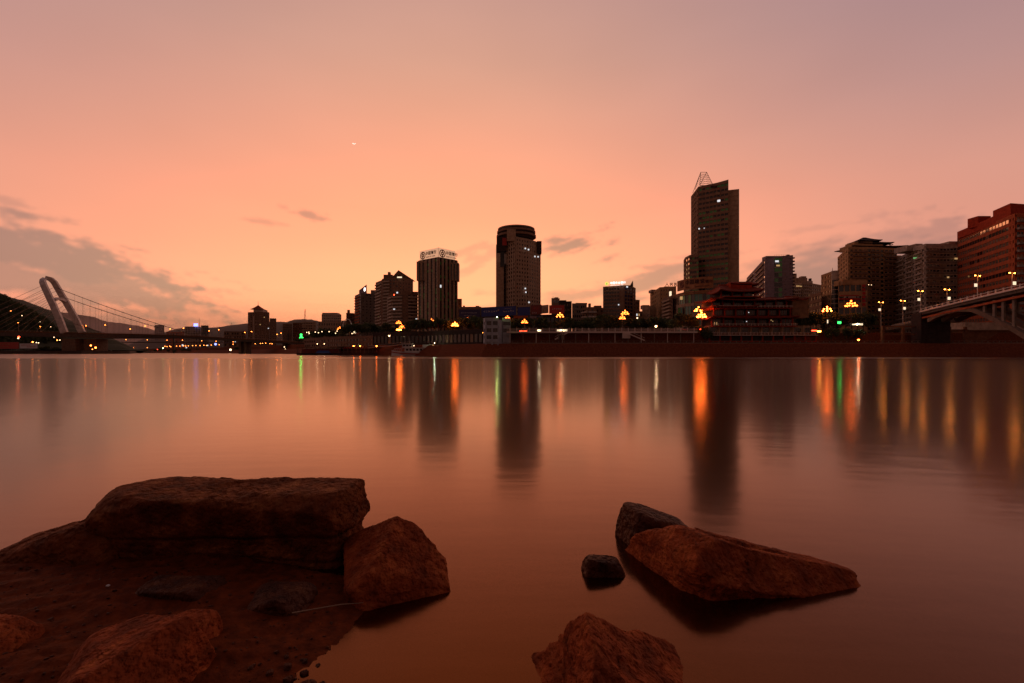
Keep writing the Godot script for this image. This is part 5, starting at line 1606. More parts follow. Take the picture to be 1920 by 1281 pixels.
# ---------- right bridge ----------
func build_right_bridge():
	var n := thing("arch_bridge", "arch bridge with spandrel columns and pale railing springing from the quay", "bridge", Vector3(166, 0, -196))
	var o := n.position
	var pts := []
	for i in 12:
		var t := i / 11.0
		var z := -198.0 + t * 130.0
		pts.append(Vector3(168.5 - t * 20.0, 18.2 + 6.5 * sin(minf(1.0, t * 1.1) * PI * 0.5), z))
	var st := new_st()
	var rl := new_st()
	var wide := 14.0
	for i in 11:
		var a: Vector3 = pts[i] - o
		var b: Vector3 = pts[i + 1] - o
		var side := Vector3(wide * 0.5, 0, 0)
		bar(st, a + side - Vector3(0, 0.7, 0), b + side - Vector3(0, 0.7, 0), wide, 1.4)
		bar(rl, a + Vector3(0.15, 1.15, 0), b + Vector3(0.15, 1.15, 0), 0.2, 0.18)
		bar(rl, a + Vector3(0.15, 0.3, 0), b + Vector3(0.15, 0.3, 0), 0.25, 0.35)
		bar(rl, a + Vector3(wide - 0.15, 1.15, 0), b + Vector3(wide - 0.15, 1.15, 0), 0.2, 0.18)
	part("deck", st, M.deck, n)
	part("railing", rl, M.rail, n)
	var es := new_st()
	for i in 11:
		bar(es, pts[i] - o + Vector3(-0.25, -0.05, 0), pts[i + 1] - o + Vector3(-0.25, -0.05, 0), 0.5, 0.35)
	part("edge_beam", es, M.rail, n)
	es = new_st()
	for i in 11:
		bar(es, pts[i] - o + Vector3(0.3, -2.6, 0), pts[i + 1] - o + Vector3(0.3, -2.6, 0), 0.8, 0.7)
	part("red_girder", es, M.brick, n)
	for i in 44:
		var f := i / 43.0 * 10.99
		var k := int(f)
		var p: Vector3 = pts[k].lerp(pts[k + 1], f - k) - o
		put("rail_post", box_mesh(Vector3(0.34, 1.5, 0.34)), M.rail, n, p + Vector3(0.15, 0.75, 0))
	# arch ribs
	var prof := [[194, 15.2], [189, 16.8], [184, 17.7], [178, 18.2], [172, 17.6], [167, 15.6], [162, 13.2], [156, 10.2], [150, 6.6], [144, 2.0]]
	for sx in [0.8, 6.5, 12.2]:
		var rs := new_st()
		for i in prof.size() - 1:
			var za: float = -prof[i][0]
			var zb: float = -prof[i + 1][0]
			bar(rs, Vector3(line_x(pts, za) + sx, prof[i][1] - 0.8, za) - o, Vector3(line_x(pts, zb) + sx, prof[i + 1][1] - 0.8, zb) - o, 1.5, 1.5)
		part("arch_rib", rs, M.pier, n)
	for zz in [171.0, 167.0, 163.0, 159.5, 155.5, 151.0]:
		var y1 := line_y(pts, -zz) - 2.2
		var y0 := 17.6
		for i in prof.size() - 1:
			if prof[i][0] >= zz and prof[i + 1][0] <= zz:
				y0 = lerpf(prof[i][1], prof[i + 1][1], (prof[i][0] - zz) / (prof[i][0] - prof[i + 1][0]))
		for sx in [0.8, 12.2]:
			put("spandrel_column", box_mesh(Vector3(0.7, y1 - y0 + 0.6, 0.8)), M.concrete, n, Vector3(line_x(pts, -zz) + sx, (y0 + y1) * 0.5, -zz) - o)
	var ab := new_st()
	box(ab, Vector3(174.0, 9.0, -199.5) - o, Vector3(12, 17.2, 5))
	part("abutment", ab, M.dark, n)
	var pr := new_st()
	box(pr, Vector3(line_x(pts, -142) + 6.5, 0.5, -142) - o, Vector3(17, 6, 5))
	part("river_pier", pr, M.concrete, n)
	# approach ramp wall left of the abutment
	var rp := thing("bridge_approach", "pale sloping approach ramp and balustrade behind the arch bridge's end", "ramp", Vector3(gx(1690, 214), 10.0, -214))
	var qs := new_st()
	bar(qs, Vector3(-6, 2.0, 0), Vector3(16, 7.5, 6), 4.0, 1.2)
	part("ramp", qs, M.concrete, rp)
	qs = new_st()
	bar(qs, Vector3(-6, 3.4, 2.0), Vector3(16, 8.9, 8.0), 0.2, 0.3)
	part("balustrade", qs, M.rail, rp)

func line_x(pts: Array, z: float) -> float:
	for i in pts.size() - 1:
		if z >= pts[i].z and z <= pts[i + 1].z:
			return lerpf(pts[i].x, pts[i + 1].x, (z - pts[i].z) / (pts[i + 1].z - pts[i].z))
	return pts[0].x

func line_y(pts: Array, z: float) -> float:
	for i in pts.size() - 1:
		if z >= pts[i].z and z <= pts[i + 1].z:
			return lerpf(pts[i].y, pts[i + 1].y, (z - pts[i].z) / (pts[i + 1].z - pts[i].z))
	return pts[0].y

# ---------- banks and hills ----------
func build_banks():
	var shore := [Vector2(330, -186), Vector2(200, -191), Vector2(8, -193), Vector2(-13, -199), Vector2(-35, -222), Vector2(-71, -244), Vector2(-116, -290), Vector2(-146, -330), Vector2(-205, -460), Vector2(-355, -640), Vector2(-640, -930), Vector2(-900, -1150)]
	var rows := [[-2.0, -2.0], [0.0, 0.0], [4.2, 5.0], [4.6, 5.2], [14.0, 5.25], [14.3, 9.9], [15.0, 10.0]]
	var st := new_st()
	var ring := []
	for i in shore.size():
		var a: Vector2 = shore[maxi(0, i - 1)]
		var b: Vector2 = shore[mini(shore.size() - 1, i + 1)]
		var dir := (b - a).normalized()
		var inn := Vector2(-dir.y, dir.x)
		if inn.y > 0.0:
			inn = -inn
		var l := []
		for r in rows:
			var p: Vector2 = shore[i] + inn * r[0]
			l.append(Vector3(p.x, r[1], p.y))
		ring.append(l)
	for i in shore.size() - 1:
		for j in rows.size() - 1:
			quad(st, ring[i + 1][j], ring[i + 1][j + 1], ring[i][j + 1], ring[i][j])
	structure("embankment", st, M.revet)
	var poly := []
	for l in ring:
		poly.append(Vector2(l[-1].x, l[-1].z))
	poly.append(Vector2(-900, -3500))
	poly.append(Vector2(2500, -3500))
	poly.append(Vector2(2500, -186))
	var gs := new_st()
	prism(gs, poly, 8.0, 10.0)
	structure("city_ground", gs, M.earth)
	# left bank under the wooded hill
	var lb := new_st()
	prism(lb, [Vector2(-2500, -468), Vector2(-520, -476), Vector2(-436, -486), Vector2(-446, -560), Vector2(-640, -820), Vector2(-960, -1300), Vector2(-900, -3500), Vector2(-4000, -3500), Vector2(-4000, -468)], -2.0, 3.2)
	structure("left_bank", lb, M.earth)

func ridge(called: String, pts: Array, d: float, front: float, back: float, mat: Material, foot: float, rough: float, sd: int) -> void:
	# a hill: crest line given as [bearing px, row], a rounded slope before and behind it
	var nz := FastNoiseLite.new()
	nz.seed = sd
	nz.frequency = 0.012
	nz.fractal_octaves = 5
	var n := 140
	var rows := 14
	var st := new_st()
	st.set_smooth_group(0)
	for i in n + 1:
		var f := float(i) / n * (pts.size() - 1)
		var k := mini(int(f), pts.size() - 2)
		var t := smoothstep(0.0, 1.0, f - k) * 0.5 + (f - k) * 0.5
		var px: float = lerpf(pts[k][0], pts[k + 1][0], f - k)
		var py: float = lerpf(pts[k][1], pts[k + 1][1], t)
		var crest := gy(py, d)
		for j in rows + 1:
			var v := float(j) / rows
			var z: float
			var y: float
			if v < 0.65:
				var q := v / 0.65
				z = -d + front * (1.0 - q)
				y = lerpf(foot, crest, pow(sin(q * PI * 0.5), 1.3))
			else:
				var q := (v - 0.65) / 0.35
				z = -d - back * q
				y = lerpf(crest, foot, q * q)
			var x: float = gx(px, d)
			y += rough * nz.get_noise_2d(x * 3.0, z * 3.0) * (0.25 + minf(1.0, v))
			st.add_vertex(Vector3(x, y, z))
	for i in n:
		for j in rows:
			var a := i * (rows + 1) + j
			for e in [a, a + 1, a + rows + 1, a + rows + 1, a + 1, a + rows + 2]:
				st.add_index(e)
	st.generate_normals()
	structure(called, st, mat)

func build_hills():
	ridge("far_mountain", [[-60, 600], [40, 592], [78, 585], [110, 586], [150, 590], [168, 597], [185, 603], [210, 605], [236, 608], [255, 613], [275, 621], [300, 632], [330, 640]], 2600.0, 600.0, 400.0, M.hill_soil, 0.0, 9.0, 3)
	ridge("low_hill", [[320, 636], [340, 621], [360, 614], [400, 615], [420, 614], [440, 611], [465, 607], [500, 604], [520, 604], [545, 604], [560, 600], [575, 599], [590, 601], [620, 606], [660, 612], [720, 630]], 1700.0, 300.0, 300.0, M.hill_soil, 4.0, 5.0, 5)
	ridge("wooded_hill", [[-420, 500], [-200, 520], [-60, 538], [0, 556], [20, 562], [35, 571], [45, 577], [54, 583], [62, 588], [75, 594], [90, 604], [102, 613], [112, 624], [122, 640], [135, 655]], 640.0, 90.0, 150.0, M.forest, 2.0, 4.0, 9)
	# evening haze lying over the far valley
	for i in 4:
		var fv := FogVolume.new()
		fv.name = numbered("valley_haze")
		fv.shape = RenderingServer.FOG_VOLUME_SHAPE_ELLIPSOID
		fv.size = Vector3(3200 + i * 300, 250 + i * 75, 1400 + i * 60)
		fv.position = Vector3(-1450, 0, -1850)
		var fm := FogMaterial.new()
		fm.density = 0.00022 - i * 0.00004
		fm.albedo = Color(1.0, 0.88, 0.84)
		fv.material = fm
		fv.set_meta("kind", "stuff")
		tag(fv, "pale evening haze over the far river valley", "haze", "haze over the valley")
		add_child(fv)
	# trees on the wooded hill: one mass
	var mm := MultiMesh.new()
	mm.transform_format = MultiMesh.TRANSFORM_3D
	mm.mesh = crown_mesh(4, 1.0, 1.1, 14, 26, 0.22)
	var r := RandomNumberGenerator.new()
	r.seed = 31
	var crest := [[-100, 536], [0, 556], [20, 562], [45, 577], [62, 588], [75, 594], [90, 604], [102, 613], [112, 624], [122, 640]]
	var list := []
	for i in 900:
		var f := r.randf() * (crest.size() - 1)
		var k := int(f)
		var px: float = lerpf(crest[k][0], crest[k + 1][0], f - k)
		var py: float = lerpf(crest[k][1], crest[k + 1][1], f - k)
		var q := pow(r.randf(), 0.7)
		var d := 640.0 - 90.0 * (1.0 - q)
		var y := lerpf(2.0, gy(py, 640.0), pow(sin(q * PI * 0.5), 1.3))
		var s := r.randf_range(3.0, 6.0) * (0.75 if q > 0.9 else 1.0)
		list.append(Transform3D(Basis(Vector3.UP, r.randf() * TAU) * Basis.from_scale(Vector3(s, s * r.randf_range(0.7, 1.0), s)), Vector3(gx(px, 640.0), y + s * 0.15, -d)))
	mm.instance_count = list.size()
	for i in list.size():
		mm.set_instance_transform(i, list[i])
	var mi := MultiMeshInstance3D.new()
	mi.name = "wood"
	mi.multimesh = mm
	mi.material_override = M.leaf
	mi.set_meta("kind", "stuff")
	tag(mi, "dark wood covering the hill behind the white pylon", "wood")
	add_child(mi)

# many small leaf faces gathered in clumps through the crown
func crown_mesh(sd: int, rad: float, high: float, clumps: int, leaves: int, leaf: float) -> Mesh:
	var r := RandomNumberGenerator.new()
	r.seed = sd
	var st := new_st()
	for c in clumps:
		var dir := Vector3(r.randf_range(-1, 1), r.randf_range(-0.75, 1), r.randf_range(-1, 1)).normalized()
		var cc := dir * Vector3(rad, high, rad) * r.randf_range(0.35, 0.85)
		var cr := rad * r.randf_range(0.22, 0.42)
		for k in leaves:
			var p := Vector3(r.randf_range(-1, 1), r.randf_range(-1, 1), r.randf_range(-1, 1))
			p = p.normalized() * pow(r.randf(), 0.4) * cr
			var b := Basis(Vector3(r.randf_range(-1, 1), r.randf_range(-1, 1), r.randf_range(-1, 1)).normalized(), r.randf() * TAU)
			var u := b.x * leaf * r.randf_range(0.6, 1.2)
			var v := b.y * leaf * r.randf_range(0.35, 0.7)
			var q := cc + p
			quad(st, q - u, q + v, q + u, q - v)
	return st.commit()

# ---------- left bridge ----------
func build_left_bridge():
	var D := 530.0
	var n := thing("cable_bridge", "long bridge with a leaning white inverted-U pylon, stays and suspension cables", "bridge", at(140, 664, D))
	var o := n.position
	var line := [[-60, 619.5], [0, 621.5], [80, 622.5], [170, 624.5], [250, 626.0], [320, 628.2], [380, 631.0], [440, 634.5], [500, 638.0], [545, 640.5], [575, 642.5]]
	var thick := [8.6, 8.6, 9.0, 9.4, 7.6, 5.6, 5.4, 6.0, 4.6, 4.0, 4.0]
	var st := new_st()
	var rl := new_st()
	var fs := new_st()
	for i in line.size() - 1:
		var a := at(line[i][0], line[i][1], D) - o
		var b := at(line[i + 1][0], line[i + 1][1], D) - o
		var ta: float = thick[i] / F * D
		var tb: float = thick[i + 1] / F * D
		var back := Vector3(0, 0, -26)
		quad(st, a + Vector3(0, -ta, 0), a, b, b + Vector3(0, -tb, 0))
		quad(st, a, a + back, b + back, b)
		quad(st, a + Vector3(0, -ta, 0) + back, a + Vector3(0, -ta, 0), b + Vector3(0, -tb, 0), b + Vector3(0, -tb, 0) + back)
		quad(st, b + back, a + back, a + back + Vector3(0, -ta, 0), b + back + Vector3(0, -tb, 0))
		bar(rl, a + Vector3(0, 1.1, -0.2), b + Vector3(0, 1.1, -0.2), 0.2, 0.2)
		bar(fs, a + Vector3(0, -0.35, 0.15), b + Vector3(0, -0.35, 0.15), 0.3, 0.9)
		for k in 12:
			var p: Vector3 = a.lerp(b, (k + 0.5) / 12.0)
			box(rl, p + Vector3(0, 0.6, -0.2), Vector3(0.25, 1.2, 0.2))
	part("deck", st, M.deck, n)
	part("railing", rl, M.cable, n)
	part("fascia", fs, M.sandstone, n)
	# piers
	for k in [[112, 138, 0.0], [144, 168, -6.0]]:
		var x0: float = gx(k[0], D) - o.x
		var x1: float = gx(k[1], D) - o.x
		var ps := new_st()
		box(ps, Vector3((x0 + x1) * 0.5, 7.5, -10.0 + k[2]), Vector3(x1 - x0, 19, 16))
		part("pier", ps, M.pier, n)
		ps = new_st()
		box(ps, Vector3((x0 + x1) * 0.5, -0.3, -10.0 + k[2]), Vector3(x1 - x0 + 1.6, 2.2, 18))
		part("pier_foot", ps, M.pier, n)
	for k in [[440.5, 445], [450.5, 455.5], [524, 530]]:
		var ps := new_st()
		var x0: float = gx(k[0], D) - o.x
		var x1: float = gx(k[1], D) - o.x
		box(ps, Vector3((x0 + x1) * 0.5, 6.4, -12.0), Vector3(x1 - x0, 15, 10))
		part("pier", ps, M.pier, n)
	# pylon: two legs that lean left and close in a round head
	var near := [[120.5, 624], [111, 598], [98.5, 570], [88, 548], [81.5, 534], [79.5, 528], [81, 523.5], [86, 521.5]]
	var far := [[154, 624], [141, 597], [125.5, 570], [114, 551], [106.5, 538], [101, 529], [94.5, 523.5], [86, 521.5]]
	var dn := D - 4.0
	var df := D + 18.0
	var legs := []
	for k in 2:
		var src: Array = [near, far][k]
		var ps := new_st()
		var path := []
		for i in src.size():
			var t: float = float(i) / (src.size() - 1)
			var dd: float = lerpf(dn if k == 0 else df, D + 7.0, pow(t, 2.5))
			path.append(at(src[i][0], src[i][1], dd) - o)
		var secs := []
		for i in path.size():
			var tan_: Vector3 = (path[mini(i + 1, path.size() - 1)] - path[maxi(0, i - 1)]).normalized()
			var zz := Vector3(0.25, 0, 1).normalized()
			var side := tan_.cross(zz).normalized()
			var half: float = lerpf(3.0, 2.3, float(i) / path.size())
			var dep := 1.7
			secs.append([path[i] - side * half + zz * dep, path[i] + side * half + zz * dep, path[i] + side * half - zz * dep, path[i] - side * half - zz * dep])
		for i in secs.size() - 1:
			for e in 4:
				var f := (e + 1) % 4
				quad(ps, secs[i][f], secs[i + 1][f], secs[i + 1][e], secs[i][e])
		part("pylon_leg", ps, M.pylon, n)
		legs.append(path)
	var cb := new_st()
	var ca := [[101, 562.5], [107, 560], [114, 561], [121, 565]]
	for i in 3:
		bar(cb, at(ca[i][0], ca[i][1], lerpf(D - 1, D + 15, i / 3.0)) - o, at(ca[i + 1][0], ca[i + 1][1], lerpf(D - 1, D + 15, (i + 1) / 3.0)) - o, 4.0, 2.6)
	part("cross_beam", cb, M.pylon, n)
	# stays to the left
	for i in 7:
		var t := i / 6.0
		for k in 2:
			var a := at(lerpf(78.0 if k == 0 else 104.0, 97.0 if k == 0 else 122.0, t), lerpf(538, 580, t) - (2.0 if k == 0 else 0.0), D + (0.0 if k == 0 else 12.0)) - o
			var b := at(lerpf(-110, 68, t) + k * 10.0, 622.0, D - 2.0 + k * 22.0) - o
			var cs := new_st()
			tube(cs, a, b, 0.16, 0.16, 5, false)
			part("stay_cable", cs, M.cable, n)
	# suspended main cables with hangers on the right
	for k in 2:
		var pts := []
		var a := [109.0, 541.0] if k == 0 else [124.0, 559.0]
		for i in 17:
			var t := i / 16.0
			var px: float = lerpf(a[0], 352.0 if k == 0 else 300.0, t)
			var py: float = lerpf(a[1], 625.0 if k == 0 else 615.5, t) + sin(t * PI) * (3.0 if k == 0 else 1.5)
			pts.append(at(px, py, D + (12.0 if k == 0 else 2.0)) - o)
		for i in 16:
			var cs := new_st()
			tube(cs, pts[i], pts[i + 1], 0.3, 0.3, 6, false)
			part("main_cable", cs, M.steel, n)
			if i > 1:
				var hs := new_st()
				tube(hs, pts[i], Vector3(pts[i].x, gy(626, D) - o.y, pts[i].z), 0.07, 0.07, 5, false)
				ball(hs, pts[i], 0.55, 4, 6)
				part("hanger", hs, M.steel, n)
	for k in [[132, 605, 200, 626], [158, 612, 190, 624]]:
		var cs := new_st()
		tube(cs, at(k[0], k[1], D + 5) - o, at(k[2], k[3], D + 5) - o, 0.25, 0.25, 5, false)
		part("main_cable", cs, M.steel, n)

func build_far_bridges():
	# slim footbridge behind, then a low pier bridge
	var d := 900.0
	var n := thing("suspension_footbridge", "slim dark suspension bridge deck with hangers behind the cable bridge", "bridge", at(170, 641, d))
	var o := n.position
	var st := new_st()
	bar(st, at(120, 641.5, d) - o, at(540, 643.5, d) - o, 8.0, 1.4)
	part("deck", st, M.steel, n)
	for i in 40:
		var hs := new_st()
		var px := 172.0 + i * 8.0
		tube(hs, at(px, 641.5, d) - o, at(px, 633.0, d) - o, 0.1, 0.1, 5, false)
		part("hanger", hs, M.steel, n)
	var ts := new_st()
	for px in [326, 540]:
		box(ts, at(px, 646, d) - o, Vector3(2.5, 40, 3))
	part("tower_leg", ts, M.steel, n)
	d = 1250.0
	n = thing("low_bridge", "low far bridge on thin piers seen under the cable bridge", "bridge", at(175, 656, d))
	o = n.position
	st = new_st()
	bar(st, at(165, 655.5, d) - o, at(330, 655.5, d) - o, 9.0, 2.4)
	part("deck", st, M.deck, n)
	for px in [181, 195, 206, 217, 229]:
		put("pier", box_mesh(Vector3(3.0, 9.0, 4.0)), M.pier, n, at(px, 660, d) - o)

# ---------- docks below the bend ----------
func build_docks():
	var d := 262.0
	var n := thing("dock_building", "long low riverside building with rows of small windows and red characters", "building", at(570, 650, d + 10))
	var P := func(px: float, dd: float) -> Vector3: return Vector3(gx(px, dd), 0, -dd)
	wing(n, [P.call(572, 318), P.call(600, 290), P.call(640, 272), P.call(700, 256)], 2.0, gy(633, 262) - 2.0, 8.0, "brown", [{"fl": 3, "b": 8, "ww": 0.6, "wh": 0.5, "lit": 0.0}, {"fl": 3, "b": 10, "ww": 0.6, "wh": 0.5, "lit": 0.0, "glass": ["glass_dark", "pale"]}, {"fl": 3, "b": 10, "ww": 0.6, "wh": 0.5, "lit": 0.0}])
	var T := face_between(P.call(641, 271) - n.position, P.call(692, 257) - n.position)
	var r := RandomNumberGenerator.new()
	for i in 5:
		r.seed = 40 + i
		var st := new_st()
		var list := []
		for k in 6:
			var yy := r.randf_range(0.5, 9.5)
			if k % 2 == 0:
				list.append_array([0.8, yy, 9.0, yy])
			else:
				list.append_array([yy, 0.5, yy + 0.5, 9.5])
		strokes(st, T, list, 1.0 + i * 3.2, gy(640, 262) - n.position.y - 0.2, 2.3, 0.3, 0.5)
		part("red_letter", st, M.text_red, n)
	n = thing("street_terrace", "dark colonnaded terrace wall under the street by the docks", "terrace", Vector3(gx(700, 255), 5.0, -255))
	wing(n, [P.call(700, 255.5), P.call(800, 240), P.call(905, 216)], 5.0, 6.2, 6.0, "dark", [{"fl": 1, "b": 14, "ww": 0.8, "wh": 0.6, "lit": 0.0}, {"fl": 1, "b": 14, "ww": 0.8, "wh": 0.6, "lit": 0.0}])
	for i in 14:
		put("lit_post", box_mesh(Vector3(0.3, 2.2, 0.3)), M.pale, n, P.call(795 + i * 8, 239.5 - i * 1.72) - n.position + Vector3(0, 8.4, 0))
	# floating restaurant pontoons
	var fl := [[562, 640, 268.0, "sandstone", "floating restaurant hull with a dark roof at the river bend"], [640, 712, 246.0, "steel", "long dark open-sided floating pontoon beside the white boat"]]
	for k in fl:
		var px0: float = k[0]
		var px1: float = k[1]
		var dd: float = k[2]
		var b := thing("floating_pontoon", k[4], "pontoon", at((px0 + px1) * 0.5, 661, dd) * Vector3(1, 0, 1))
		var w: float = (px1 - px0) / F * dd
		var st := new_st()
		box(st, Vector3(0, 0.5, 0), Vector3(w, 1.4, 8))
		part("hull", st, M.dark, b)
		st = new_st()
		box(st, Vector3(0, 4.4, 0), Vector3(w + 1, 0.35, 9))
		part("roof", st, M[k[3]], b)
		for i in 10:
			put("post", box_mesh(Vector3(0.2, 3.4, 0.2)), M.steel, b, Vector3(-w * 0.48 + w * 0.96 * i / 9.0, 2.7, 3.8))
		st = new_st()
		box(st, Vector3(0, 2.2, -1.5), Vector3(w * 0.9, 2.4, 4))
		part("cabin", st, M.boat_red if px0 < 600 else M.dark, b)
		st = new_st()
		box(st, Vector3(0, 1.75, 3.9), Vector3(w, 0.1, 0.1))
		box(st, Vector3(0, 2.1, 3.9), Vector3(w, 0.1, 0.1))
		part("railing", st, M.steel, b)
	var tp := thing("boat_tarpaulin", "blue tarpaulin spread over a moored barge", "barge", at(606, 661, 258) * Vector3(1, 0, 1))
	var ts := new_st()
	box(ts, Vector3(0, 0.5, 0), Vector3(9, 1.2, 3))
	part("hull", ts, M.dark, tp)
	ts = new_st()
	hip_roof(ts, Vector3(0, 1.2, 0), 7.4, 2.8, 1.3, 5.8, 0.0, 0.1)
	part("tarpaulin", ts, M.tarp_blue, tp)
	# white passenger boat
	var bt := thing("passenger_boat", "white double-deck passenger boat with red stripe moored at the quay", "boat", at(777, 661, 231) * Vector3(1, 0, 1), 4.0)
	var hs := new_st()
	var ring := []
	for i in 15:
		var t := i / 14.0
		var x := -10.8 + t * 21.6
		var half := 2.3 * (1.0 - pow(absf(clampf((t - 0.85) / 0.15, 0, 1)), 2.0) * 0.3) * clampf(t / 0.22, 0.08, 1.0)
		var sheer := 1.5 + 1.0 * pow(1.0 - t, 4.0)
		ring.append([Vector3(x, -0.5, half * 0.75), Vector3(x, sheer, half), Vector3(x, sheer, -half), Vector3(x, -0.5, -half * 0.75)])
	for i in 14:
		for e in [[0, 1], [1, 2], [2, 3]]:
			quad(hs, ring[i][e[0]], ring[i][e[1]], ring[i + 1][e[1]], ring[i + 1][e[0]])
	quad(hs, ring[14][0], ring[14][1], ring[14][2], ring[14][3])
	part("hull", hs, M.boat_white, bt)
	var rs := new_st()
	for i in 14:
		bar(rs, ring[i][1] + Vector3(0, -0.75, 0.0), ring[i + 1][1] + Vector3(0, -0.75, 0.0), 0.12, 0.5)
	part("stripe", rs, M.boat_red, bt)
	for k in [["cabin", Vector3(2.6, 2.6, 0), Vector3(14.0, 2.2, 3.6), "boat_white"], ["wheelhouse", Vector3(-3.2, 4.7, 0), Vector3(4.6, 1.9, 3.0), "boat_white"], ["upper_cabin", Vector3(7.0, 4.5, 0), Vector3(6.0, 1.5, 3.2), "boat_white"], ["cabin_roof", Vector3(2.6, 3.78, 0), Vector3(15.0, 0.16, 4.2), "rail"], ["wheelhouse_roof", Vector3(-3.2, 5.75, 0), Vector3(5.2, 0.16, 3.6), "rail"]]:
		var cs := new_st()
		box(cs, k[1], k[2])
		part(k[0], cs, M[k[3]], bt)
	for i in 8:
		put("window", box_mesh(Vector3(1.1, 0.9, 0.1)), M.glass_dark, bt.get_node("cabin"), Vector3(-3.2 + i * 1.65, 2.8, 1.82))
	for i in 3:
		put("window", box_mesh(Vector3(1.1, 0.9, 0.1)), M.glass_dark, bt.get_node("wheelhouse"), Vector3(-4.7 + i * 1.5, 4.85, 1.52))
	var bow := new_st()
	for i in 5:
		tube(bow, Vector3(-10.0 + i * 0.9, 1.8, 1.4), Vector3(-9.2 + i * 0.9, 3.4, 1.3), 0.06, 0.06, 5)
	tube(bow, Vector3(-9.2, 3.4, 1.3), Vector3(-5.6, 3.6, 1.3), 0.06, 0.06, 5)
	tube(bow, Vector3(-2.2, 5.8, 0), Vector3(-2.2, 8.4, 0), 0.08, 0.04, 5)
	part("mast_and_rail", bow, M.boat_white, bt)
	for k in [[0.0, 4.3], [9.8, 5.6]]:
		var ls := new_st()
		ball(ls, Vector3(k[0], k[1] + 0.4, 1.9), 0.24, 6, 8)
		part("deck_lamp", ls, M.lamp_white, bt)
	add_omni(bt, Vector3(9.8, 6.0, 2.6), Color(0.9, 1.0, 0.8), 4.0, 0.2)
	# gangway
	var gw := thing("gangway", "long pale gangway sloping from the quay to the pontoon", "gangway", at(690, 652.5, 240))
	var g0 := Vector3.ZERO
	var g1 := at(772, 644.5, 240) - gw.position
	var gs := new_st()
	bar(gs, g0, g1, 1.6, 0.2)
	part("walk", gs, M.rail, gw)
	gs = new_st()
	bar(gs, g0 + Vector3(0, 1.0, 0.8), g1 + Vector3(0, 1.0, 0.8), 0.1, 0.1)
	part("handrail", gs, M.rail, gw)
	# ring sculpture on the bank
	var rg := thing("ring_sculpture", "tall thin white ring sculpture by the river bend", "sculpture", at(651, 628, 300))
	var ss := new_st()
	var cst := 5.2
	for i in 36:
		var a0 := TAU * i / 36
		var a1 := TAU * (i + 1) / 36
		tube(ss, Vector3(cos(a0) * 2.7, cst + sin(a0) * 4.6, 0), Vector3(cos(a1) * 2.7, cst + sin(a1) * 4.6, 0), 0.22, 0.22, 6, false)
	part("ring", ss, M.boat_white, rg)
	ss = new_st()
	box(ss, Vector3(0, 0.2, 0), Vector3(2.4, 0.9, 1.6))
	part("plinth", ss, M.concrete, rg)
	# left bank boards
	var b := board("billboard", "long red billboard with two rows of letters on the left bank", at(-60, 654, 488), at(35, 654, 486), 6.6, M.board_red, 3.0)
	T = b.get_meta("t")
	scribble(b, T, 26.0, 3.6, 1.6, 10, M.orange, 61)
	scribble(b, T, 22.0, 1.2, 1.6, 12, M.orange, 62)
	b = board("billboard", "white billboard with red lettering beside the long red one", at(36.5, 653.5, 485), at(70, 653.5, 484), 5.0, M.board_white, 3.0)
	T = b.get_meta("t")
	scribble(b, T, 1.6, 2.8, 1.1, 8, M.text_red, 63)
	scribble(b, T, 7.5, 1.0, 1.1, 8, M.text_red, 64)

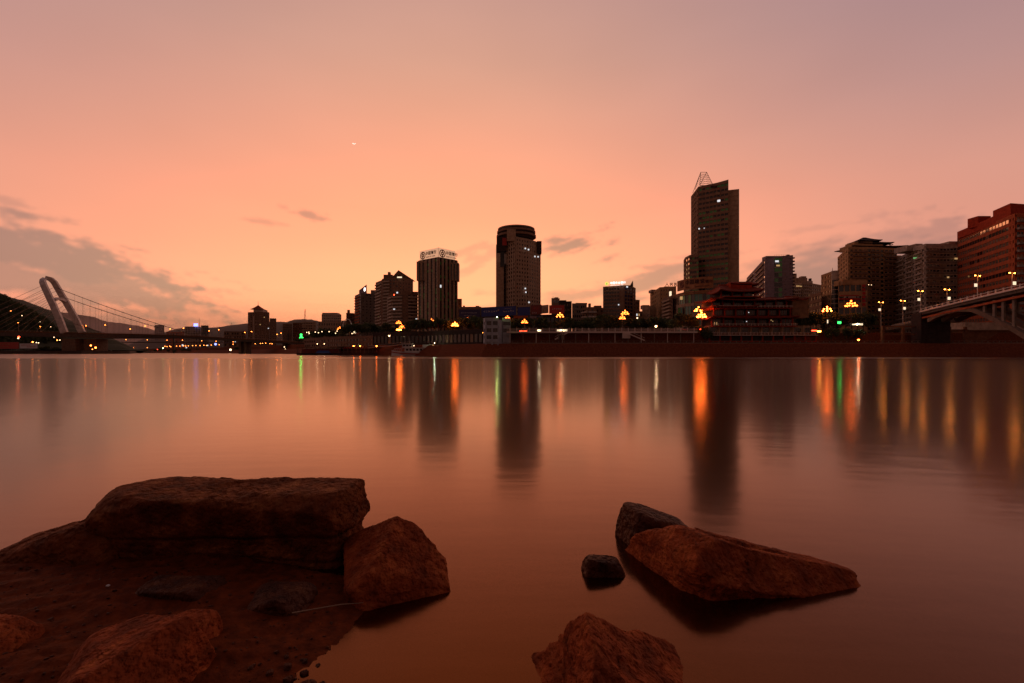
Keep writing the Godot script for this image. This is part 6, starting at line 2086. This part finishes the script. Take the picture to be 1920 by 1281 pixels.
# ---------- trees ----------
func build_trees():
	var protos := []
	for v in 4:
		var cm := crown_mesh(70 + v, [3.4, 3.0, 3.8, 2.8][v], [3.0, 3.4, 2.8, 2.6][v], 30, 46, 0.42)
		protos.append(cm)
	var spots := []
	var r := RandomNumberGenerator.new()
	r.seed = 77
	# [px from, px to, distance, top row, gap]
	for seg in [[770, 905, 238.0, 594, 11], [960, 1130, 222.0, 596, 12], [1105, 1165, 230.0, 590, 12], [1180, 1235, 224.0, 594, 12], [1240, 1300, 222.0, 590, 13], [1500, 1640, 216.0, 586, 12], [640, 770, 275.0, 606, 9], [1300, 1330, 214.0, 612, 12]]:
		var px: float = seg[0]
		while px < seg[1]:
			spots.append([px + r.randf_range(-3, 3), seg[2] + r.randf_range(-3, 6), seg[3] + r.randf_range(-4, 7)])
			px += seg[4] * r.randf_range(0.8, 1.15)
	for s in spots:
		var v := r.randi() % 4
		var d: float = s[1]
		var h: float = maxf(3.5, gy(s[2], d) - 10.0)
		var where := [[700, "dark tree on the slope right above the dock building"], [775, "dark tree on the slope between docks and balcony block"], [825, "dark street tree at the foot of the ribbed bank tower"], [910, "dark street tree before the purple billboard"], [1010, "dark street tree under the blue billboards"], [1065, "dark street tree under the red billboard"], [1130, "dark street tree before the curved terrace block"], [1182, "dark street tree before the green-logo bank"], [1240, "dark street tree before the small beige block"], [1302, "dark street tree before the curved bank podium"], [1400, "small dark tree at the pagoda restaurant's side"], [1560, "dark street tree between the restaurant and the stair cylinder"], [2000, "dark street tree before the beige shop block"]]
		var lab := ""
		for q in where:
			if s[0] < q[0]:
				lab = q[1]
				break
		var n := thing("street_tree", lab, "tree", Vector3(gx(s[0], d), 9.9, -d), r.randf() * 360.0, "street trees behind the promenade")
		tree_parts(n, protos[v], h, r)
	# shrubs and trees at the left bend and on the far bank
	for s in [[560, 330, 636, 6.0], [575, 335, 628, 7.0], [590, 340, 620, 8.0], [604, 338, 616, 9.0], [617, 336, 615, 9.0], [629, 338, 618, 8.0], [641, 330, 622, 7.0]]:
		var n := thing("bank_tree", "dark tree on the mound at the river bend", "tree", Vector3(gx(s[0], s[1]), 8.0, -s[1]), r.randf() * 360.0, "trees on the mound at the bend")
		tree_parts(n, protos[r.randi() % 4], gy(s[2], s[1]) - 8.0, r)
	for i in 22:
		var px := 250.0 + i * 13.0 + r.randf_range(-4, 4)
		var d := 700.0 if px > 440 else 880.0
		var n := thing("far_tree", "low dark bushy tree along the far bank under the bridges", "tree", Vector3(gx(px, d), 1.0, -d), r.randf() * 360.0, "trees along the far bank")
		tree_parts(n, protos[r.randi() % 4], r.randf_range(5.0, 9.0), r, 1.6)
	for i in 10:
		var px := -10.0 + i * 12.5 + r.randf_range(-4, 4)
		var n := thing("shore_tree", "low dark shrub on the left bank below the wooded hill", "tree", Vector3(gx(px, 500), 2.5, -500.0), r.randf() * 360.0, "shrubs on the left bank")
		tree_parts(n, protos[r.randi() % 4], r.randf_range(4.0, 6.5), r, 1.4)
	for s in [[1322, 206, 620], [1328, 204, 628], [1560, 203, 622], [1590, 203, 624], [1612, 203, 626]]:
		var n := thing("quay_shrub", "dark clipped tree on the lower quay beside the restaurant", "tree", Vector3(gx(s[0], s[1]), 5.2, -s[1]), r.randf() * 360.0, "trees on the lower quay")
		tree_parts(n, protos[r.randi() % 4], gy(s[2], s[1]) - 5.2 + 2.0, r)

func tree_parts(n: Node3D, cm: Mesh, h: float, r: RandomNumberGenerator, wide := 1.0) -> void:
	var ts := new_st()
	var lean := Vector3(r.randf_range(-0.3, 0.3), h * 0.55, r.randf_range(-0.3, 0.3))
	tube(ts, Vector3(0, -0.3, 0), lean, 0.2, 0.11, 7)
	for k in 4:
		var a := TAU * (k + r.randf()) / 4.0
		tube(ts, lean * 0.75, lean + Vector3(cos(a) * 1.3, h * 0.16, sin(a) * 1.3), 0.09, 0.03, 5)
	part("trunk", ts, M.bark, n)
	var c := put("crown", cm, M.leaf, n)
	var s := h / 9.0
	c.position = Vector3(0, h * 0.66, 0)
	c.scale = Vector3(maxf(0.8, s) * 1.05 * wide, s * 1.05, maxf(0.8, s) * 1.05 * wide)

# ---------- lamps ----------
func cluster_lamp(px: float, py: float, d: float, size: float, energy: float, foot: float, label: String, group := "clustered globe lamps along the promenade", lamp := "lamp_soft") -> void:
	var y := gy(py, d)
	var n := thing("street_lamp", label, "street lamp", Vector3(gx(px, d), foot, -d), rng.randf() * 60.0, group)
	var top := y - foot
	var st := new_st()
	tube(st, Vector3(0, 0, 0), Vector3(0, top + 0.4, 0), 0.16, 0.09, 8)
	tube(st, Vector3(0, 0, 0), Vector3(0, 0.8, 0), 0.3, 0.22, 8)
	part("pole", st, M.steel, n)
	var tiers := [[0.0, 1, 1.15], [1.05, 4, 0.35], [1.6, 6, -0.45]]
	var gb := new_st()
	ball(gb, Vector3.ZERO, 0.27 * size, 6, 8)
	var gm := gb.commit()
	for t in tiers:
		for i in t[1]:
			var a: float = TAU * i / t[1]
			var p := Vector3(cos(a) * t[0], t[2], sin(a) * t[0]) * size + Vector3(0, top, 0)
			var holder: Node3D = n
			if t[0] > 0.0:
				var as_ := new_st()
				tube(as_, Vector3(0, top + (t[2] - 0.6) * size, 0), p - Vector3(0, 0.2 * size, 0), 0.05, 0.04, 5)
				holder = part("arm", as_, M.steel, n)
			put("globe", gm, M[lamp], holder, p)
	add_omni(n, Vector3(0, top + 0.3, 0), M[lamp].emission, energy, 0.24)

func build_lamps():
	var lab := "ornate orange-globed street lamp "
	for k in [[747.5, 605, 262, 0.8, 3.5, "before the rounded balcony block, taller of a pair"], [753.5, 613, 250, 0.8, 3.5, "before the rounded balcony block, lower of a pair"], [809, 602, 255, 0.85, 3.5, "half sunk in trees below the ribbed bank tower"], [853, 609, 235, 0.95, 7.0, "burning brightly beside the ribbed bank tower's foot"],
			[877, 600, 245, 0.9, 3.5, "before the purple lettered billboard"], [951.5, 597, 226, 0.9, 4.5, "just behind the pump house roof"], [983.5, 603.5, 212, 0.8, 4.5, "below the plain blue billboard"], [1050, 592, 222, 1.05, 6.0, "in front of the bright red billboard"],
			[1172, 587, 226, 1.0, 6.0, "before the green-logo bank, higher of a pair"], [1167, 596, 214, 0.8, 5.0, "before the green-logo bank, lower of a pair"], [1310, 581, 222, 1.05, 8.0, "before the teal glass podium, higher of a pair"], [1315.5, 592, 208, 1.15, 15.0, "next to the pagoda restaurant, the brightest of all"],
			[1551, 581, 212, 1.1, 10.0, "in front of the glass stair cylinder"], [1596, 571, 208, 1.3, 11.0, "in front of the block with red letter blocks"]]:
		cluster_lamp(k[0], k[1], k[2], k[3], k[4], 9.95, lab + k[5], "clustered globe lamps along the promenade", "lamp_orange" if k[4] > 6.5 and k[4] != 11.0 else "lamp_soft")
	# double-armed lamps with light boxes on the right bridge and its approach
	for k in [[1652, 567, 222, 10.0, 1], [1693, 564, 214, 12.0, -1], [1726, 546, 196, 18.3, 1], [1776, 543, 184, 18.9, -1], [1833, 517, 171.5, 19.6, 1], [1898, 512, 159, 20.4, -1]]:
		var d: float = k[2]
		var y := gy(k[1], d)
		var n := thing("street_lamp", "twin-armed yellow street lamp with a lit box sign on the arch bridge road", "street lamp", Vector3(gx(k[0], d), k[3], -d), 0.0, "twin-armed lamps of the arch bridge")
		var top: float = y - k[3]
		var st := new_st()
		tube(st, Vector3.ZERO, Vector3(0, top, 0), 0.13, 0.08, 7)
		part("pole", st, M.rail, n)
		for s in [-1, 1]:
			st = new_st()
			tube(st, Vector3(0, top - 0.3, 0), Vector3(s * 1.0, top + 0.1, -s * 0.3), 0.05, 0.05, 5)
			part("arm", st, M.rail, n)
			st = new_st()
			ball(st, Vector3(s * 1.15, top, -s * 0.35), 0.24, 6, 8, 0.6)
			part("lamp_head", st, M.lamp_yellow, n)
		st = new_st()
		box(st, Vector3(-0.7 * k[4], top - 3.4, 0.1), Vector3(0.9, 1.1, 0.2))
		part("box_sign", st, M.lightbox, n)
		add_omni(n, Vector3(1.15, top - 0.1, 0.2), M.lamp_yellow.emission, 6.0, 0.2)
	# lamps of the cable bridge
	for k in [[34.5, 605, 0], [76, 612.5, 0], [162, 611, 1], [198, 609.5, 0], [245, 617, 0], [273, 611.5, 1], [320, 617, 0], [345, 615.5, 1], [393, 620.5, 0], [411, 618.5, 1], [460, 623.5, 0], [472.5, 622, 1], [520.5, 627, 0], [528, 625, 1]]:
		var d: float = 531.0 if k[2] == 0 else 553.0
		var deck_row: float = 621.5 + (k[0] - 0.0) * 0.031 if k[0] < 330 else 628.5 + (k[0] - 320.0) * 0.055
		var foot: float = gy(deck_row, d)
		var y := gy(k[1], d)
		var n := thing("bridge_lamp", "yellow street lamp on the deck of the cable bridge", "street lamp", Vector3(gx(k[0], d), foot, -d), 0.0, "lamps along the cable bridge")
		var st := new_st()
		tube(st, Vector3.ZERO, Vector3(0, y - foot, 0), 0.16, 0.1, 6)
		part("pole", st, M.cable, n)
		st = new_st()
		ball(st, Vector3(-0.6, y - foot, 0), 0.6, 6, 8, 0.5)
		part("lamp_head", st, M.lamp_bridge, n)
		add_omni(n, Vector3(-0.6, y - foot - 0.2, 0.9), M.lamp_bridge.emission, 9.0, 0.4)

func build_small_lights():
	# lamps and signs along the left and far banks: [px, py, distance, size, material, light energy]
	var far := "small warm lamp on the far bank beneath the bridges"
	for k in [[195, 637, 890], [236, 637, 895], [276, 637.3, 895], [313, 638, 895], [342, 638, 890], [378, 639, 890], [405, 640, 885], [437, 641, 880]]:
		lit_thing("footbridge_lamp", "small yellow lamp hung on the slim suspension bridge", "lamp", at(k[0], k[1], k[2]), 1.1, "lamp_bridge", 0.0, "lamps of the slim suspension bridge")
	for k in [[186, 651], [194, 651.5], [202, 651], [215, 651], [223, 651.8], [250, 651.8], [276, 652]]:
		lit_thing("low_bridge_lamp", "tiny lamp on the low far pier bridge", "lamp", at(k[0], k[1], 1245), 1.3, "lamp_bridge", 0.0, "lamps of the low far bridge")
	for k in [[309, 649.5], [313, 650], [318, 649.2], [320, 650.3], [331, 649], [337, 649], [344, 648.6], [348, 649], [353, 648.6], [361, 648.3], [367, 648], [375, 648], [382, 647.7], [387, 648], [396, 647.3], [411, 646.5], [437, 645.5], [448, 645], [460, 644.6], [467, 645], [478.5, 644.6], [488, 644], [492, 644], [498, 643.8], [506, 644.4], [510, 644.7]]:
		var d: float = 860.0 if k[0] < 440 else 690.0
		lit_thing("bank_lamp", far, "lamp", at(k[0], k[1], d), 1.1 if k[0] < 440 else 0.9, "lamp_bridge", 3.0 if int(k[0]) % 3 == 0 else 0.0, "lamps of the far bank road")
	for k in [[305.5, 653, "lamp_lime", 1.6, "round greenish lamp low on the far bank", 4.0], [404, 645.5, "lamp_blue", 4.0, "bluish lit shop front on the far bank road", 2.0], [432, 656, "lamp_white", 2.2, "bright white lit boat house below the bridge piers", 6.0], [535, 655, "lamp_white", 1.4, "white lamp on the shore by the last bridge pier", 3.0], [533, 650.8, "lamp_white", 1.0, "small white lamp above the shore by the last bridge pier", 0.0],
			[295, 655.5, "lamp_red", 1.0, "tiny red lamp low on the far bank", 0.0], [35, 632, "lamp_red", 1.8, "red signal lamp under the cable bridge by the left bank", 3.0], [34, 634.5, "lamp_white", 1.2, "white lamp beneath the red signal on the left bank", 2.0],
			[142, 644, "lamp_orange", 1.1, "orange lamp burning between the two bridge piers", 4.0], [170, 648, "lamp_bridge", 1.5, "cluster of yellow lamps beside the right bridge pier", 4.0], [179, 652, "lamp_orange", 1.4, "orange lamp low beside the right bridge pier", 3.0], [173, 655, "lamp_bridge", 0.9, "lowest yellow lamp beside the right bridge pier", 0.0],
			[61, 641.5, "lamp_bridge", 1.3, "left-bank road lamp above the white billboard", 3.0], [68, 642.5, "lamp_white", 0.9, "whitish road lamp next to the billboard corner", 0.0], [72, 643, "lamp_white", 0.9, "second whitish road lamp past the billboard corner", 0.0], [107, 638, "lamp_bridge", 1.0, "yellow lamp on the bank close to the bridge pier", 0.0], [112, 637.8, "lamp_white", 0.9, "white lamp touching the edge of the bridge pier", 0.0], [101, 632.5, "lamp_white", 0.8, "small white lamp just under the bridge deck", 0.0],
			[41, 592, "lamp_white", 0.9, "small white light high on the wooded hill", 0.0], [20, 583, "lamp_bridge", 1.0, "warm light near the top of the wooded hill", 0.0], [75, 603.5, "lamp_white", 0.7, "tiny white light low on the wooded hill slope", 0.0], [95, 613, "lamp_white", 0.7, "faint white light at the foot of the wooded hill", 0.0]]:
		var dd: float = 870.0
		if k[0] < 130:
			dd = 500.0 if k[1] > 625 else 590.0
		elif k[0] < 200:
			dd = 522.0 if k[0] > 165 else 538.0
		elif k[0] > 420:
			dd = 520.0
		lit_thing("lamp", k[4], "lamp", at(k[0], k[1], dd), k[3], k[2], k[5])
	# bend: green sign, white stacked lamp, lanterns
	var gsn := thing("green_sign", "bright green glowing character-shaped sign at the bridge end", "sign", at(564.5, 634, 340))
	var gs := new_st()
	box(gs, Vector3(0, 1.8, 0), Vector3(1.3, 2.4, 0.3))
	box(gs, Vector3(-0.7, 0.35, 0), Vector3(1.2, 0.5, 0.3), Basis(Vector3.BACK, 0.6))
	box(gs, Vector3(0.8, 0.3, 0.02), Vector3(1.5, 0.45, 0.3))
	part("character", gs, M.lamp_green, gsn)
	gs = new_st()
	tube(gs, Vector3(0, -3, -0.3), Vector3(0, 0.2, -0.3), 0.12, 0.12, 6)
	part("post", gs, M.steel, gsn)
	add_omni(gsn, Vector3(0, 1.5, 1.2), Color(0.2, 1.0, 0.35), 5.0, 0.6)
	var wl := thing("lantern_column", "column of six stacked glowing white lanterns beside the ring sculpture", "lamp", at(664.5, 626, 290))
	for i in 6:
		put("lantern", box_mesh(Vector3(1.15, 0.75, 1.15)), M.lightbox, wl, Vector3(0, 0.5 + i * 0.95, 0))
	put("core", box_mesh(Vector3(0.5, 6.2, 0.5)), M.steel, wl, Vector3(0, 3.0, 0))
	add_omni(wl, Vector3(0, 3, 1.6), Color(1, 0.95, 0.75), 10.0, 0.5)
	for k in [[575, 623.5], [579, 623], [579.5, 625.5], [591, 622.8], [597, 624], [603.5, 622], [617, 622], [629, 625], [632, 621], [646, 621], [660, 625.5]]:
		lit_thing("garden_lamp", "small white globe lamp on the mound at the river bend", "lamp", at(k[0], k[1], 318), 0.6, "lamp_white", 0.0, "globe lamps on the mound")
	for k in [[637, 616.5, 0.9], [661.5, 612.5, 0.8], [678, 619.5, 0.8]]:
		cluster_lamp(k[0], k[1], 305, k[2], 3.0, gy(k[1], 305) - 5.0, "ornate street lamp with a small cluster of orange globes above the docks", "clustered globe lamps above the docks")
	for k in [[595, 645], [608, 645]]:
		lit_thing("dock_lamp", "bare white bulb under the floating restaurant's eave", "lamp", at(k[0], k[1], 262), 0.5, "lamp_white", 1.0, "bulbs of the floating restaurant")
	for k in [[663, 649], [675, 649], [706, 649]]:
		lit_thing("dock_lamp", "reddish lamp under the roof of the dark pontoon", "lamp", at(k[0], k[1], 240), 0.6, "lamp_orange", 0.0, "lamps of the dark pontoon")
	# street level: shop signs, cars
	for k in [[748, 618.5, 236, 2.4, 0.7, "lamp_orange", "glowing orange shop sign behind the docks street lamp", 2.0], [812, 623, 240, 6.0, 0.9, "lamp_red", "long red lit shop front at street level under the trees", 3.0], [730, 630, 244, 0.6, 0.6, "lamp_white", "white lamp on the terrace above the docks", 2.0], [885, 623.5, 228, 2.6, 0.6, "lightbox", "white lit shop sign left of the pump house", 3.0], [902, 624, 226, 1.6, 0.5, "lamp_yellow", "small yellow lit sign left of the pump house", 0.0],
			[981, 621.5, 210.5, 3.2, 0.55, "lamp_red", "pink-red lit shop sign above the walkway railing", 1.5], [1011, 620, 213, 1.8, 0.9, "lightbox", "greenish white lit sign above the walkway railing", 2.0], [1054, 619.5, 213, 4.6, 0.85, "lightbox", "longest white lit sign above the walkway railing", 4.0], [1230, 612, 216, 0.8, 0.8, "lamp_white", "round white lamp among the promenade trees", 6.0], [1195, 596.5, 218, 0.5, 0.5, "lamp_white", "small white window light among the promenade trees", 0.0],
			[1574, 605, 203, 1.4, 0.9, "lamp_green", "green lit cross-shaped shop sign beside the arch bridge road", 1.0], [1607, 608.5, 204, 4.0, 0.55, "lightbox", "white lit shop fascia below red lettering", 3.0], [1609, 608.2, 207, 4.0, 0.8, "lightbox", "white lit shop window beside the arch bridge road", 3.0], [1552, 603, 201, 0.35, 1.4, "lightbox", "slim white lit post sign by the road", 0.0], [1610, 637.5, 199.5, 0.6, 0.5, "lamp_orange", "orange lamp low on the quay behind the railing", 1.5], [1757, 608, 199, 1.4, 0.5, "lamp_orange", "orange lamp glowing under the arch bridge", 6.0], [1863, 587, 186, 0.9, 0.3, "lamp_red", "red tail lamp under the arch", 1.0],
			[1536, 621.5, 201, 1.4, 0.5, "lamp_yellow", "small yellow lit sign at the restaurant's corner", 1.5], [1527, 620, 201, 2.2, 0.35, "lamp_red", "red lit strip at the restaurant's corner", 0.0]]:
		var n := thing("lit_sign", k[6], "sign", at(k[0], k[1], k[2]))
		put("face", box_mesh(Vector3(k[3], k[4], 0.2)), M[k[5]], n)
		put("back", box_mesh(Vector3(k[3] + 0.2, k[4] + 0.2, 0.15)), M.steel, n, Vector3(0, 0, -0.2))
		if k[7] > 0.0:
			add_omni(n, Vector3(0, 0, 0.5), M[k[5]].emission, k[7], 0.25)
	# cars on the street behind the walkway
	for k in [[1288, 614.5, 206.5, "red"], [1297, 615, 207, "dark"], [1304, 614.8, 206, "brown"], [1594, 607, 205, "dark"], [1600, 606.5, 206, "red"]]:
		var c := thing("parked_car", "car with lit red tail lamps on the promenade street", "car", Vector3(gx(k[0], k[2]), gy(624, k[2]) + 0.75 if k[0] < 1400 else gy(612, k[2]), -k[2]), 20.0, "cars with red tail lamps on the street")
		var st := new_st()
		box(st, Vector3(0, 0.65, 0), Vector3(4.3, 0.6, 1.7))
		part("body", st, M[k[3]], c)
		st = new_st()
		prism(st, [Vector2(-1.5, 0.75), Vector2(1.3, 0.75), Vector2(1.3, -0.75), Vector2(-1.5, -0.75)], 0.95, 1.5)
		part("cabin", st, M.glass_dark, c)
		for x in [-1.35, 1.35]:
			for z in [-0.8, 0.8]:
				st = new_st()
				tube(st, Vector3(x, 0.32, z - 0.1), Vector3(x, 0.32, z + 0.1), 0.32, 0.32, 12)
				part("wheel", st, M.black, c)
		for z in [-0.6, 0.6]:
			put("tail_light", box_mesh(Vector3(0.1, 0.25, 0.4)), M.lamp_red, c, Vector3(2.17, 0.75, z))
		put("tail_light", box_mesh(Vector3(0.5, 0.25, 0.1)), M.lamp_red, c, Vector3(1.9, 0.75, 0.87))
	# the new moon over the town
	var mn := thing("moon_in_sky", "thin crescent moon low in the orange sky", "moon", at(664, 266.5, 6000))
	var ms := new_st()
	var r1 := 24.0
	for i in 12:
		var a0 := PI * (1.12 + 0.76 * i / 12.0)
		var a1 := PI * (1.12 + 0.76 * (i + 1) / 12.0)
		var w0 := 5.0 * sin(PI * i / 12.0) + 0.3
		var w1 := 5.0 * sin(PI * (i + 1) / 12.0) + 0.3
		var tilt := Basis(Vector3.BACK, -0.15)
		var A := tilt * Vector3(cos(a0) * r1, sin(a0) * r1, 0)
		var B := tilt * Vector3(cos(a1) * r1, sin(a1) * r1, 0)
		tube(ms, A, B, w0 * 0.5, w1 * 0.5, 6, false)
	put("crescent", ms.commit(), glow("moonlight", [1.0, 0.93, 0.85], 1.6), mn)
